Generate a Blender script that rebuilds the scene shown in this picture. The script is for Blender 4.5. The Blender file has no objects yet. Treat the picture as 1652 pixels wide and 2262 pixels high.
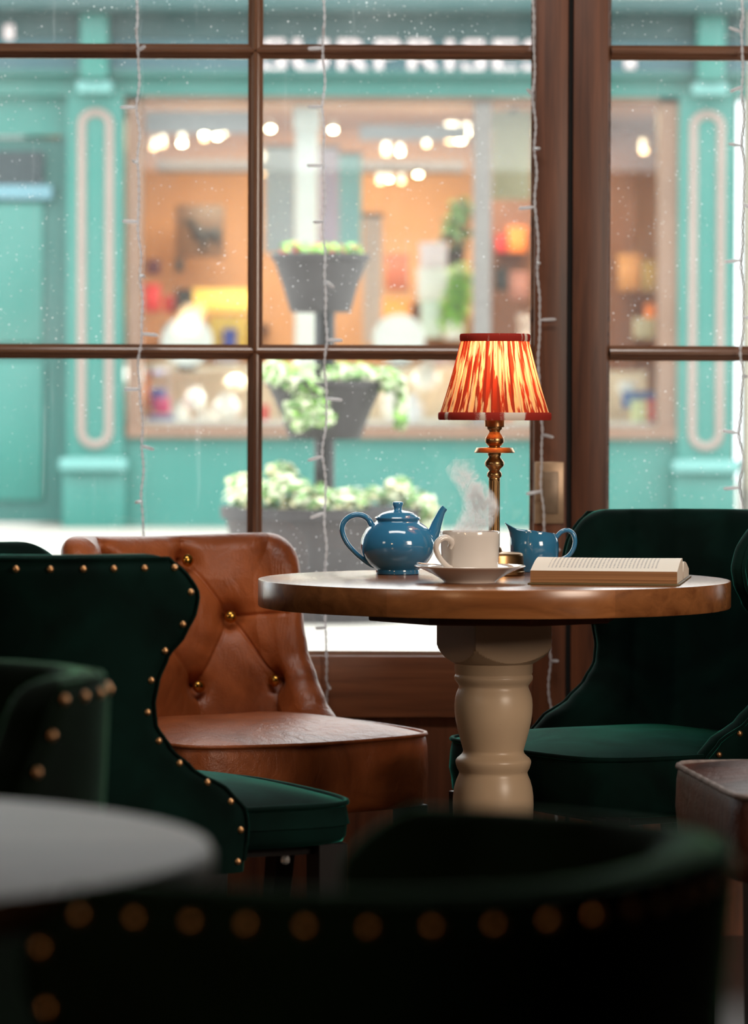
import bpy, bmesh, math, random
from mathutils import Vector, Matrix
PI = math.pi
R = math.radians
random.seed(7)
sc = bpy.context.scene
COL = sc.collection

# ------------------------------------------------------------------ camera
F = 8500.0
CX, CY = 826.0, 1131.0
CAMZ = 1.025
PITCH = math.atan((1131 - 896) / F)
ROLL = R(0.2)

def zof(py, Y):
    return CAMZ - Y * math.tan(PITCH + math.atan((py - CY) / F))

def P(px, py, Y):
    """a point of the place at depth Y seen at (px, py) of the photograph"""
    dx, dy = px - CX, py - CY
    c, s = math.cos(ROLL), math.sin(ROLL)
    dx, dy = dx * c + dy * s, -dx * s + dy * c
    d = Vector((dx / F, math.cos(PITCH) - dy / F * math.sin(PITCH), -math.sin(PITCH) - dy / F * math.cos(PITCH)))
    d *= Y / d.y
    return Vector((d.x, Y, CAMZ + d.z))

def X(px, Y):
    return (px - CX) / F * Y

cam = bpy.data.cameras.new('camera')
co = bpy.data.objects.new('camera', cam)
COL.objects.link(co)
cam.sensor_fit = 'VERTICAL'
cam.sensor_height = 36.0
cam.lens = F / 2262 * 36.0
cam.clip_end = 200
cam.clip_start = 0.05
co.matrix_world = Matrix.Translation((0, 0, CAMZ)) @ Matrix.Rotation(PI / 2 - PITCH, 4, 'X') @ Matrix.Rotation(ROLL, 4, 'Z')
cam.dof.use_dof = True
cam.dof.focus_distance = 6.15
cam.dof.aperture_fstop = 5.2
sc.camera = co

# ------------------------------------------------------------------ materials
def srgb(r, g, b):
    return tuple(((c / 255) / 12.92 if c / 255 <= .04045 else ((c / 255 + .055) / 1.055) ** 2.4) for c in (r, g, b)) + (1,)

class NT:
    def __init__(s, name):
        s.m = bpy.data.materials.new(name)
        s.m.use_nodes = True
        s.t = s.m.node_tree
        s.n = s.t.nodes
        s.b = s.n['Principled BSDF']
        s.out = s.n['Material Output']
    def new(s, t, **kw):
        n = s.n.new(t)
        for k, v in kw.items():
            if hasattr(n, k):
                setattr(n, k, v)
            else:
                n.inputs[k.replace('_', ' ')].default_value = v
        return n
    def link(s, a, b):
        s.t.links.new(a, b)
    def coord(s, kind='Object', scale=(1, 1, 1), rot=(0, 0, 0)):
        c = s.new('ShaderNodeTexCoord')
        m = s.new('ShaderNodeMapping')
        m.inputs['Scale'].default_value = scale
        m.inputs['Rotation'].default_value = rot
        s.link(c.outputs[kind], m.inputs['Vector'])
        return m.outputs['Vector']
    def noise(s, vec, scale, detail=3, rough=.5, dist=0):
        n = s.new('ShaderNodeTexNoise')
        n.inputs['Scale'].default_value = scale
        n.inputs['Detail'].default_value = detail
        n.inputs['Roughness'].default_value = rough
        n.inputs['Distortion'].default_value = dist
        s.link(vec, n.inputs['Vector'])
        return n.outputs['Fac']
    def ramp(s, fac, stops):
        r = s.new('ShaderNodeValToRGB')
        e = r.color_ramp.elements
        while len(e) < len(stops):
            e.new(.5)
        for el, (p, c) in zip(e, stops):
            el.position = p
            el.color = c if len(c) == 4 else tuple(c) + (1,)
        s.link(fac, r.inputs['Fac'])
        return r.outputs['Color']
    def bump(s, h, strength=.3, dist=.001):
        b = s.new('ShaderNodeBump')
        b.inputs['Strength'].default_value = strength
        b.inputs['Distance'].default_value = dist
        s.link(h, b.inputs['Height'])
        s.link(b.outputs['Normal'], s.b.inputs['Normal'])
    def set(s, **kw):
        for k, v in kw.items():
            s.b.inputs[k.replace('_', ' ')].default_value = v

def plain(name, col, rough=.5, metal=0, var=.12, scale=40, spec=.5, coat=0, bump=0):
    t = NT(name)
    v = t.noise(t.coord(), scale, 3)
    lo = tuple(c * (1 - var) for c in col[:3]) + (1,)
    hi = tuple(min(1, c * (1 + var)) for c in col[:3]) + (1,)
    t.link(t.ramp(v, [(.3, lo), (.7, hi)]), t.b.inputs['Base Color'])
    t.set(Roughness=rough, Metallic=metal, Specular_IOR_Level=spec, Coat_Weight=coat, Coat_Roughness=.08)
    if bump:
        t.bump(v, bump, .002)
    return t.m

def wood(name, dark, light, axis=2, rough=.4, scale=1.0, coat=0.0, planks=0, bump=.15, spec=.5):
    t = NT(name)
    sc3 = [60 * scale] * 3
    sc3[axis] = 3.0 * scale
    v1 = t.noise(t.coord(scale=sc3), 1.0, 5, .6, .6)
    sc4 = [9 * scale] * 3
    sc4[axis] = .8 * scale
    v2 = t.noise(t.coord(scale=sc4), 1.0, 3, .5, 1.2)
    mx = t.new('ShaderNodeMath', operation='ADD')
    t.link(v1, mx.inputs[0]); t.link(v2, mx.inputs[1])
    hf = t.new('ShaderNodeMath', operation='MULTIPLY')
    t.link(mx.outputs[0], hf.inputs[0]); hf.inputs[1].default_value = .5
    col = t.ramp(hf.outputs[0], [(.34, dark), (.66, light)])
    if planks:
        # staves of slightly different tone, side by side across y
        c = t.new('ShaderNodeTexCoord')
        sp = t.new('ShaderNodeSeparateXYZ'); t.link(c.outputs['Object'], sp.inputs[0])
        k = t.new('ShaderNodeMath', operation='MULTIPLY'); k.inputs[1].default_value = planks
        t.link(sp.outputs['Y' if axis == 0 else 'X'], k.inputs[0])
        fl = t.new('ShaderNodeMath', operation='FLOOR'); t.link(k.outputs[0], fl.inputs[0])
        wn = t.new('ShaderNodeTexWhiteNoise'); wn.noise_dimensions = '1D'; t.link(fl.outputs[0], wn.inputs['W'])
        mr = t.new('ShaderNodeMapRange'); mr.inputs['To Min'].default_value = .7; mr.inputs['To Max'].default_value = 1.2
        t.link(wn.outputs['Value'], mr.inputs['Value'])
        vm = t.new('ShaderNodeVectorMath', operation='SCALE')
        t.link(col, vm.inputs[0]); t.link(mr.outputs[0], vm.inputs['Scale'])
        col = vm.outputs[0]
    t.link(col, t.b.inputs['Base Color'])
    t.set(Roughness=rough, Coat_Weight=coat, Coat_Roughness=.15, Specular_IOR_Level=spec)
    t.bump(v1, bump, .001)
    return t.m

def velvet(name, base, tint, weight=1.0, srough=.35):
    t = NT(name)
    v = t.noise(t.coord(), 9, 3, .5, .5)
    v2 = t.noise(t.coord(), 900, 1)
    lo = tuple(c * .6 for c in base[:3]) + (1,)
    hi = tuple(c * 1.5 for c in base[:3]) + (1,)
    t.link(t.ramp(v, [(.35, lo), (.65, hi)]), t.b.inputs['Base Color'])
    t.set(Roughness=.85, Specular_IOR_Level=.08, Sheen_Weight=weight, Sheen_Roughness=srough, Sheen_Tint=tint)
    mr = t.new('ShaderNodeMapRange'); mr.inputs['From Min'].default_value = .35; mr.inputs['From Max'].default_value = .65
    mr.inputs['To Min'].default_value = weight * .65; mr.inputs['To Max'].default_value = weight
    t.link(v, mr.inputs['Value']); t.link(mr.outputs[0], t.b.inputs['Sheen Weight'])
    t.bump(v2, .25, .0006)
    return t.m

def leather(name, dark, light, rough=.36, wr=.35, spec=.5):
    t = NT(name)
    v = t.noise(t.coord(), 7, 5, .6, .8)
    t.link(t.ramp(v, [(.32, dark), (.68, light)]), t.b.inputs['Base Color'])
    vo = t.new('ShaderNodeTexVoronoi'); vo.inputs['Scale'].default_value = 420
    t.link(t.coord(), vo.inputs['Vector'])
    w = t.noise(t.coord(scale=(1, 1, .6)), 26, 4, .6, 1.5)
    a = t.new('ShaderNodeMath', operation='MULTIPLY_ADD')
    t.link(vo.outputs['Distance'], a.inputs[0]); a.inputs[1].default_value = .12
    t.link(w, a.inputs[2])
    t.bump(a.outputs[0], wr, .004)
    t.set(Roughness=rough, Specular_IOR_Level=spec)
    mr = t.new('ShaderNodeMapRange'); mr.inputs['To Min'].default_value = rough - .08; mr.inputs['To Max'].default_value = rough + .14
    t.link(v, mr.inputs['Value']); t.link(mr.outputs[0], t.b.inputs['Roughness'])
    return t.m

def glow(name, col, strength):
    t = NT(name)
    t.set(Base_Color=col, Emission_Color=col, Emission_Strength=strength)
    return t.m

M = {}
M['mahogany_v'] = wood('mahogany_upright', srgb(66, 34, 21), srgb(132, 78, 50), 2, .42, 1.0)
M['mahogany_h'] = wood('mahogany_level', srgb(84, 44, 27), srgb(158, 98, 64), 0, .42, 1.0)
M['muntin'] = wood('muntin_wood', srgb(92, 58, 40), srgb(150, 106, 80), 0, .22, 1.0, .8)
M['gap_shade'] = plain('black_gap_shade', (.004, .004, .004, 1), .8)  # near-black that paints the shade in the post gap
M['floor'] = wood('dark_floorboards', srgb(28, 17, 11), srgb(66, 42, 27), 1, .4, .6, planks=7)
M['plaster'] = plain('dark_plaster', srgb(74, 66, 56), .8)
M['ceiling'] = plain('ceiling_paint', srgb(60, 54, 46), .8)
M['table_top'] = wood('oak_top', srgb(110, 62, 32), srgb(182, 118, 68), 0, .24, .7, planks=9, spec=.6)
M['table_dark'] = wood('oak_under', srgb(70, 32, 16), srgb(122, 66, 36), 0, .5, .7)
M['cream'] = None
M['brass'] = plain('aged_brass', srgb(178, 140, 96), .3, 1, .08, 30)
M['nail'] = plain('brass_nail', srgb(206, 158, 112), .36, 1, .15, 200)
M['button'] = plain('brass_button', srgb(200, 150, 70), .22, 1, .2, 120)
M['green'] = velvet('green_velvet', (.0012, .010, .0078, 1), (.06, .66, .50, 1), 1.0, .21)
M['green_dark'] = velvet('bottle_green_velvet', (.0012, .0065, .003, 1), (.18, .6, .30, 1), .8, .2)
M['tan'] = leather('tan_leather', srgb(122, 58, 24), srgb(186, 102, 54), .34, .6)
M['brown'] = leather('dark_brown_leather', srgb(44, 20, 13), srgb(92, 48, 32), .42, .6, .35)
M['thread'] = plain('pale_piping', srgb(120, 108, 104), .7, 0, .3, 90)
M['leg'] = plain('black_stained_leg', (.006, .005, .005, 1), .38, spec=.4)
M['blueglaze'] = plain('blue_glaze', srgb(56, 128, 174), .1, 0, .05, 8, .55, .7)
M['white'] = plain('white_china', srgb(226, 218, 210), .09, 0, .015, 8, .5, .4)
M['steel'] = plain('steel', srgb(190, 190, 190), .18, 1, .05)
M['paper'] = plain('page_paper', srgb(232, 222, 206), .75, 0, .03)
M['cover'] = plain('olive_cover', srgb(96, 78, 44), .6)
def milky(name, rough, k, coat):
    t = NT(name)
    t.set(Base_Color=(.93, .93, .96, 1), Roughness=rough, Coat_Weight=coat)
    tl = t.new('ShaderNodeBsdfTranslucent'); tl.inputs[0].default_value = (.96, .96, .98, 1)
    mx = t.new('ShaderNodeMixShader'); mx.inputs[0].default_value = k
    t.link(t.b.outputs[0], mx.inputs[1]); t.link(tl.outputs[0], mx.inputs[2]); t.link(mx.outputs[0], t.out.inputs['Surface'])
    return t.m
M['cable'] = milky('white_cable', .4, .5, 0)
M['plate'] = plain('tarnished_plate', srgb(172, 144, 116), .36, .35, .1, 60, .5)
M['plate2'] = plain('grey_panel', srgb(138, 118, 98), .4, .3, .12, 60, .5)

def cream_paint():
    t = NT('chipped_cream_paint')
    v = t.noise(t.coord(), 55, 4, .6)
    w = t.noise(t.coord(), 6, 2)
    base = t.ramp(w, [(.3, srgb(192, 164, 134)), (.7, srgb(210, 184, 154))])
    chip = t.ramp(v, [(.725, (0, 0, 0, 1)), (.74, (1, 1, 1, 1))])
    mx = t.new('ShaderNodeMix', data_type='RGBA')
    t.link(chip, mx.inputs['Factor']); t.link(base, mx.inputs['A'])
    mx.inputs['B'].default_value = srgb(66, 48, 34)
    t.link(mx.outputs['Result'], t.b.inputs['Base Color'])
    t.set(Roughness=.34, Specular_IOR_Level=.5)
    t.bump(w, .1, .002)
    return t.m
M['cream'] = cream_paint()

def page_edges():
    t = NT('page_edges')
    v = t.noise(t.coord(scale=(2, 2, 900)), 1.0, 2)
    t.link(t.ramp(v, [(.3, srgb(120, 78, 44)), (.7, srgb(176, 126, 80))]), t.b.inputs['Base Color'])
    t.set(Roughness=.7)
    t.bump(v, .5, .0008)
    return t.m
M['edges'] = page_edges()

def printed():
    # rows of small type on the page; UV: u along the spine (rows), v across the page
    t = NT('printed_page')
    uv = t.new('ShaderNodeUVMap')
    sp = t.new('ShaderNodeSeparateXYZ'); t.link(uv.outputs[0], sp.inputs[0])
    def m(op, a, b=None):
        n = t.new('ShaderNodeMath', operation=op)
        for i, q in enumerate((a, b)):
            if q is None: continue
            if isinstance(q, (int, float)): n.inputs[i].default_value = q
            else: t.link(q, n.inputs[i])
        return n.outputs[0]
    u, v = sp.outputs['X'], sp.outputs['Y']
    row = m('LESS_THAN', m('FRACT', m('MULTIPLY', u, 38)), .42)
    ins = m('MULTIPLY', m('MULTIPLY', m('GREATER_THAN', u, .11), m('LESS_THAN', u, .86)), m('MULTIPLY', m('GREATER_THAN', v, .16), m('LESS_THAN', v, .86)))
    cb = t.new('ShaderNodeCombineXYZ')
    t.link(m('FLOOR', m('MULTIPLY', u, 38)), cb.inputs[0]); t.link(m('MULTIPLY', v, 60), cb.inputs[1])
    n = t.noise(cb.outputs[0], 1.3, 1)
    wd = m('GREATER_THAN', n, .42)
    ink = m('MULTIPLY', m('MULTIPLY', row, ins), m('MULTIPLY', wd, .45))
    mx = t.new('ShaderNodeMix', data_type='RGBA')
    t.link(ink, mx.inputs['Factor']); mx.inputs['A'].default_value = srgb(236, 228, 214); mx.inputs['B'].default_value = srgb(70, 70, 84)
    t.link(mx.outputs['Result'], t.b.inputs['Base Color'])
    t.set(Roughness=.7)
    return t.m
M['print'] = printed()

def shade_cloth(trim=False):
    t = NT('ikat_trim' if trim else 'ikat_pleated_cloth')
    uv = t.new('ShaderNodeUVMap')
    mp = t.new('ShaderNodeMapping'); t.link(uv.outputs[0], mp.inputs['Vector'])
    mp.inputs['Scale'].default_value = (13, .9, 1) if trim else (50, 1.3, 1)
    n = t.noise(mp.outputs[0], 1.0, 3, .55, .25)
    mp2 = t.new('ShaderNodeMapping'); t.link(uv.outputs[0], mp2.inputs['Vector'])
    mp2.inputs['Scale'].default_value = (90, 60, 1)
    f = t.noise(mp2.outputs[0], 4.0, 2)
    ad = t.new('ShaderNodeMath', operation='MULTIPLY_ADD'); t.link(f, ad.inputs[0]); ad.inputs[1].default_value = .09; t.link(n, ad.inputs[2])
    c0 = srgb(226, 212, 200) if trim else srgb(240, 200, 148)
    c1 = srgb(160, 52, 44) if trim else srgb(172, 62, 42)
    a, b = (.51, .55) if trim else (.55, .59)
    col = t.ramp(ad.outputs[0], [(a - .03, c0), (b - .03, c1)])
    d = t.new('ShaderNodeBsdfDiffuse'); tr = t.new('ShaderNodeBsdfTranslucent'); mx = t.new('ShaderNodeMixShader')
    t.link(col, d.inputs[0]); t.link(col, tr.inputs[0])
    mx.inputs[0].default_value = .1 if trim else .62
    if not trim:
        # where a pleat folds over itself the cloth is doubled and lets less light through
        su = t.new('ShaderNodeSeparateXYZ'); t.link(uv.outputs[0], su.inputs[0])
        k = t.new('ShaderNodeMath', operation='MULTIPLY'); t.link(su.outputs['X'], k.inputs[0]); k.inputs[1].default_value = 42
        fr = t.new('ShaderNodeMath', operation='FRACT'); t.link(k.outputs[0], fr.inputs[0])
        mr = t.new('ShaderNodeMapRange'); t.link(fr.outputs[0], mr.inputs['Value'])
        mr.inputs['From Min'].default_value = .55; mr.inputs['From Max'].default_value = .66
        mr.inputs['To Min'].default_value = .6; mr.inputs['To Max'].default_value = .15
        t.link(mr.outputs[0], mx.inputs[0])
    t.link(d.outputs[0], mx.inputs[1]); t.link(tr.outputs[0], mx.inputs[2])
    t.link(mx.outputs[0], t.out.inputs['Surface'])
    return t.m
M['shade'] = shade_cloth()
M['trim'] = shade_cloth(True)

def dusty_glass(name, haze=.03, seed=0.0):
    t = NT(name)
    g = t.coord()
    vo = t.new('ShaderNodeTexVoronoi'); vo.inputs['Scale'].default_value = 150; vo.inputs['Randomness'].default_value = 1
    ad = t.new('ShaderNodeVectorMath', operation='ADD'); ad.inputs[1].default_value = (seed, seed, seed); t.link(g, ad.inputs[0])
    t.link(ad.outputs[0], vo.inputs['Vector'])
    wn = t.new('ShaderNodeTexWhiteNoise'); t.link(vo.outputs['Position'], wn.inputs['Vector'])
    def m(op, a, b=None):
        n = t.new('ShaderNodeMath', operation=op)
        for i, q in enumerate((a, b)):
            if q is None: continue
            if isinstance(q, (int, float)): n.inputs[i].default_value = q
            else: t.link(q, n.inputs[i])
        return n.outputs[0]
    big = t.noise(ad.outputs[0], 3.0, 4, .6)
    # each spot has its own size; dust is denser in patches and towards the bottom rail
    rad = m('MULTIPLY', m('POWER', wn.outputs['Value'], 5.0), m('MULTIPLY', big, .42))
    spot = m('LESS_THAN', vo.outputs['Distance'], rad)
    fine = t.noise(ad.outputs[0], 700, 2)
    streak = t.noise(t.coord(scale=(60, 60, 2.5)), 1.0, 3)
    hz = m('ADD', m('MULTIPLY', m('POWER', big, 2.0), haze * 2.2), m('MULTIPLY', m('GREATER_THAN', fine, .66), .16))
    hz = m('ADD', hz, m('MULTIPLY', m('GREATER_THAN', streak, .68), .035))
    fac = m('MINIMUM', m('ADD', hz, m('MULTIPLY', spot, .6)), .8)
    tr = t.new('ShaderNodeBsdfTransparent'); tr.inputs[0].default_value = (.97, .985, .975, 1)
    gl = t.new('ShaderNodeBsdfGlossy'); gl.inputs['Roughness'].default_value = 0.0
    fr = t.new('ShaderNodeFresnel'); fr.inputs['IOR'].default_value = 1.5
    m1 = t.new('ShaderNodeMixShader'); t.link(fr.outputs[0], m1.inputs[0]); t.link(tr.outputs[0], m1.inputs[1]); t.link(gl.outputs[0], m1.inputs[2])
    df = t.new('ShaderNodeBsdfDiffuse'); df.inputs[0].default_value = (.8, .8, .8, 1)
    tl = t.new('ShaderNodeBsdfTranslucent'); tl.inputs[0].default_value = (.85, .87, .87, 1)
    m2 = t.new('ShaderNodeMixShader'); m2.inputs[0].default_value = .6
    t.link(df.outputs[0], m2.inputs[1]); t.link(tl.outputs[0], m2.inputs[2])
    m3 = t.new('ShaderNodeMixShader'); t.link(fac, m3.inputs[0]); t.link(m1.outputs[0], m3.inputs[1]); t.link(m2.outputs[0], m3.inputs[2])
    t.link(m3.outputs[0], t.out.inputs['Surface'])
    return t.m

def clear_plastic(name):
    t = NT(name)
    t.set(Base_Color=(.95, .95, .92, 1), Roughness=.08, Transmission_Weight=.85, IOR=1.45)
    return t.m
M['clear'] = clear_plastic('clear_plastic')
M['bulb_plastic'] = milky('milky_bulb', .15, .55, .5)

# ------------------------------------------------------------------ mesh helpers
def finish(name, bm, mat, parent=None, smooth=True, angle=38, recalc=True):
    if recalc:
        bmesh.ops.recalc_face_normals(bm, faces=bm.faces)
    ang = R(angle)
    for f in bm.faces:
        f.smooth = smooth
    for e in bm.edges:
        if len(e.link_faces) == 2 and e.calc_face_angle(0) > ang:
            e.smooth = False
    me = bpy.data.meshes.new(name)
    bm.to_mesh(me)
    bm.free()
    for m in (mat if isinstance(mat, (list, tuple)) else [mat]):
        me.materials.append(m)
    o = bpy.data.objects.new(name, me)
    COL.objects.link(o)
    if parent:
        o.parent = parent
    return o

def empty(name, loc, rz=0):
    o = bpy.data.objects.new(name, None)
    o.empty_display_size = .05
    COL.objects.link(o)
    o.location = loc
    o.rotation_euler = (0, 0, rz)
    return o

def tag(o, label, cat, group=None):
    o['label'] = label; o['category'] = cat
    if group: o['group'] = group
    return o

def struct(o):
    o['kind'] = 'structure'
    return o

def box(bm, lo, hi, bev=0, seg=2):
    r = bmesh.ops.create_cube(bm, size=1)
    vs = r['verts']
    for v in vs:
        v.co = Vector([lo[i] + (v.co[i] + .5) * (hi[i] - lo[i]) for i in range(3)])
    if bev:
        es = list({e for v in vs for e in v.link_edges})
        bmesh.ops.bevel(bm, geom=es, offset=bev, segments=seg, profile=.5, affect='EDGES')

def abox(name, lo, hi, mat, parent=None, bev=0):
    bm = bmesh.new(); box(bm, lo, hi, bev)
    return finish(name, bm, mat, parent, smooth=bool(bev))

def lathe(bm, prof, seg=48, c=(0, 0, 0), rfun=None, cap=True, uv=None):
    rows = []
    for (r, z) in prof:
        if r < 1e-6:
            rows.append([bm.verts.new((c[0], c[1], c[2] + z))])
        else:
            row = []
            for i in range(seg):
                a = 2 * PI * i / seg
                rr = rfun(a, r, z) if rfun else r
                row.append(bm.verts.new((c[0] + rr * math.cos(a), c[1] + rr * math.sin(a), c[2] + z)))
            rows.append(row)
    for a, b in zip(rows, rows[1:]):
        for i in range(seg):
            j = (i + 1) % seg
            q = [a[i % len(a)], a[j % len(a)], b[j % len(b)], b[i % len(b)]]
            q2 = []
            for v in q:
                if v not in q2: q2.append(v)
            if len(q2) > 2:
                bm.faces.new(q2)
    if cap:
        for row in (rows[0], rows[-1]):
            if len(row) > 2:
                bm.faces.new(row)
    return rows

def lathed(name, prof, mat, parent=None, seg=48, c=(0, 0, 0), rfun=None, cap=True, angle=38):
    bm = bmesh.new(); lathe(bm, prof, seg, c, rfun, cap)
    return finish(name, bm, mat, parent, angle=angle)

def smooth_path(pts, n=8):
    """Catmull-Rom through 3D points (optionally with a 4th radius value)"""
    pts = [tuple(p) for p in pts]
    out = []
    P_ = [pts[0]] + pts + [pts[-1]]
    for i in range(1, len(P_) - 2):
        p0, p1, p2, p3 = P_[i - 1:i + 3]
        for k in range(n):
            t = k / n
            out.append(tuple(.5 * ((2 * b) + (c - a) * t + (2 * a - 5 * b + 4 * c - d) * t * t + (-a + 3 * b - 3 * c + d) * t ** 3) for a, b, c, d in zip(p0, p1, p2, p3)))
    out.append(pts[-1])
    return out

def tube(bm, pts, rad, seg=8, closed=False, squash=None, cap=True):
    n = len(pts)
    V = [Vector(p[:3]) for p in pts]
    rr = [(p[3] if len(p) > 3 else rad) for p in pts]
    rows = []
    up = None
    for i in range(n):
        a = V[(i - 1) % n] if (closed or i > 0) else V[i]
        b = V[(i + 1) % n] if (closed or i < n - 1) else V[i]
        d = (b - a)
        if d.length < 1e-9: d = Vector((0, 0, 1))
        d.normalize()
        if up is None:
            up = Vector((0, 0, 1)) if abs(d.z) < .9 else Vector((1, 0, 0))
        x = up - d * up.dot(d)
        if x.length < 1e-6:
            x = d.orthogonal()
        x.normalize()
        up = x
        y = d.cross(x)
        sx, sy = squash if squash else (1, 1)
        rows.append([bm.verts.new(V[i] + (x * math.cos(2 * PI * k / seg) * sx + y * math.sin(2 * PI * k / seg) * sy) * rr[i]) for k in range(seg)])
    m = n if closed else n - 1
    for i in range(m):
        a, b = rows[i], rows[(i + 1) % n]
        for k in range(seg):
            j = (k + 1) % seg
            bm.faces.new((a[k], a[j], b[j], b[k]))
    if cap and not closed:
        bm.faces.new(rows[0]); bm.faces.new(rows[-1])

def tubed(name, pts, rad, mat, parent=None, seg=10, closed=False, squash=None):
    bm = bmesh.new(); tube(bm, pts, rad, seg, closed, squash)
    return finish(name, bm, mat, parent, angle=60)

def copy_thing(o, parent=None):
    c = o.copy(); COL.objects.link(c)
    if parent is not None: c.parent = parent
    for ch in list(o.children):
        copy_thing(ch, c)
    return c

# ------------------------------------------------------------------ the room
YW = 7.45            # plane of the window glass
YF = 7.42            # inner face of the stiles
RX0, RX1, RY0, RY1, RZ1 = -3.2, 2.6, -3.5, YW + .03, 2.9
GZ = .39             # level of the street outside

struct(abox('floor', (RX0, RY0, -.06), (RX1, RY1, 0), M['floor']))
struct(abox('ceiling', (RX0, RY0, RZ1), (RX1, RY1 + .2, RZ1 + .1), M['ceiling']))
struct(abox('wall_left', (RX0 - .1, RY0, 0), (RX0, RY1 + .2, RZ1), M['plaster']))
struct(abox('wall_right', (RX1, RY0, 0), (RX1 + .1, RY1 + .2, RZ1), M['plaster']))
struct(abox('wall_back', (RX0, RY0 - .1, 0), (RX1, RY0, RZ1), M['plaster']))

zb_glass = zof(1440, YF)          # lower edge of the glass
zm = [zof(778, YF), zof(112, YF)] # glazing bars
pitch_z = zm[1] - zm[0]
zm.append(zm[1] + pitch_z)
ztop = zm[2] + pitch_z * .35
xs_r = X(1170, YF)                # right edge of left glazing
pitch_x = X(1181, YF) - X(561, YF)
xm = [X(561, YF) - k * pitch_x for k in range(4)]
xL = X(561, YF) - 3.9 * pitch_x
xr_l = X(1347, YF)
xm_r = [xr_l + pitch_x * (k + 1) for k in range(2)]
xR = xr_l + pitch_x * 2.9
xpost0, xgap0, xgap1, xpost1 = X(1178, YF), X(1251, YF), X(1262, YF), X(1340, YF)
zrail = zof(1585, YF)

# panelling below the sashes (set back behind the rail) and the lintel above
struct(abox('wall_front', (RX0, YF + .018, 0), (RX1, YW + .2, zrail + .02), M['mahogany_v']))
struct(abox('wall_above', (RX0, YF, ztop + .08), (RX1, YW + .2, RZ1 + .1), M['plaster']))
struct(abox('wall_pier', (RX0, YF, 0), (xL - .08, YW + .2, ztop + .1), M['plaster']))
struct(abox('wall_side', (xR + .08, YF, 0), (RX1, YW + .2, ztop + .1), M['plaster']))

def bar(bm, a, b, horizontal):
    # moulded glazing bar: profile across its width, nose toward the room
    prof = [(-.0145, .006), (-.0145, -.002), (-.0105, -.004), (-.0100, -.009), (-.0070, -.0125), (-.0040, -.0135), (-.0036, -.0200), (-.002, -.022),
            (.002, -.022), (.0036, -.0200), (.0040, -.0135), (.0070, -.0125), (.0100, -.009), (.0105, -.004), (.0145, -.002), (.0145, .006)]
    rows = []
    for e in (a, b):
        row = []
        for w, d in prof:
            if horizontal: row.append(bm.verts.new((e[0], YW + d, e[1] + w)))
            else: row.append(bm.verts.new((e[0] + w, YW + d, e[1])))
        rows.append(row)
    n = len(prof)
    for i in range(n):
        j = (i + 1) % n
        bm.faces.new((rows[0][i], rows[0][j], rows[1][j], rows[1][i]))

def bead(bm, a, b, horizontal, sgn):
    # stepped bead along a stile or rail; sgn points from the glass toward the wood
    prof = [(0, .006), (0, -.004), (.003, -.010), (.0075, -.013), (.008, -.020), (.013, -.026), (.013, .006)]
    rows = []
    for e in (a, b):
        row = []
        for w, d in prof:
            if horizontal: row.append(bm.verts.new((e[0], YW + d, e[1] + w * sgn)))
            else: row.append(bm.verts.new((e[0] + w * sgn, YW + d, e[1])))
        rows.append(row)
    n = len(prof)
    for i in range(n):
        j = (i + 1) % n
        bm.faces.new((rows[0][i], rows[0][j], rows[1][j], rows[1][i]))

def window(name, x0, x1, bars_x, stile_l, stile_r, seed):
    w = empty(name, (0, 0, 0)); struct(w)
    # stiles and rails
    bm = bmesh.new()
    box(bm, (stile_l[0], YF, 0), (stile_l[1], YW + .05, ztop + .09), .002)
    o = finish('stile', bm, M['mahogany_v'], w)
    bm = bmesh.new()
    box(bm, (stile_r[0], YF, 0), (stile_r[1], YW + .05, ztop + .09), .002)
    finish('stile', bm, M['mahogany_v'], w)
    abox('bottom_rail', (stile_l[1], YF, zrail), (stile_r[0], YW + .05, zb_glass - .008), M['mahogany_h'], w, .002)
    abox('top_rail', (stile_l[1], YF, ztop), (stile_r[0], YW + .05, ztop + .09), M['mahogany_h'], w, .002)
    bm = bmesh.new()
    bead(bm, (x0, zb_glass), (x1, zb_glass), True, -1)
    bead(bm, (x0, ztop), (x1, ztop), True, 1)
    bead(bm, (x0, zb_glass - .01), (x0, ztop + .01), False, -1)
    bead(bm, (x1, zb_glass - .01), (x1, ztop + .01), False, 1)
    finish('glazing_bead', bm, M['muntin'], w, smooth=False)
    for x in bars_x:
        bm = bmesh.new(); bar(bm, (x, zb_glass), (x, ztop), False)
        finish('muntin', bm, M['muntin_v'], w, angle=25)
    for z in zm:
        bm = bmesh.new(); bar(bm, (x0, z), (x1, z), True)
        finish('muntin', bm, M['muntin'], w, angle=25)
    edges = sorted([x0, x1] + list(bars_x))
    zz = [zb_glass] + zm + [ztop]
    for i in range(len(edges) - 1):
        for k in range(len(zz) - 1):
            bm = bmesh.new()
            box(bm, (edges[i] + .002, YW - .0015, zz[k] + .002), (edges[i + 1] - .002, YW + .0015, zz[k + 1] - .002))
            g = finish('pane', bm, GLASS[(i * 3 + k + seed) % 3], w, smooth=False)
    return w

M['muntin_v'] = wood('muntin_wood_upright', srgb(92, 58, 40), srgb(150, 106, 80), 2, .22, 1.0, .8)
GLASS = [dusty_glass('old_glass', .04, 0.0), dusty_glass('old_glass_b', .05, 4.1), dusty_glass('old_glass_c', .045, 9.7)]
window('window_1', xL, xs_r, xm, (xL - .09, xL - .012), (xpost0, xgap0), 0)
window('window_2', xr_l, xR, xm_r, (xgap1, xpost1), (xR + .012, xR + .09), 1)
struct(abox('gap_shade_strip', (xgap0 - .002, YF + .012, 0), (xgap1 + .002, YW + .1, ztop + .09), M['gap_shade']))  # black strip stands in for the shade between the two stiles

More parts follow.
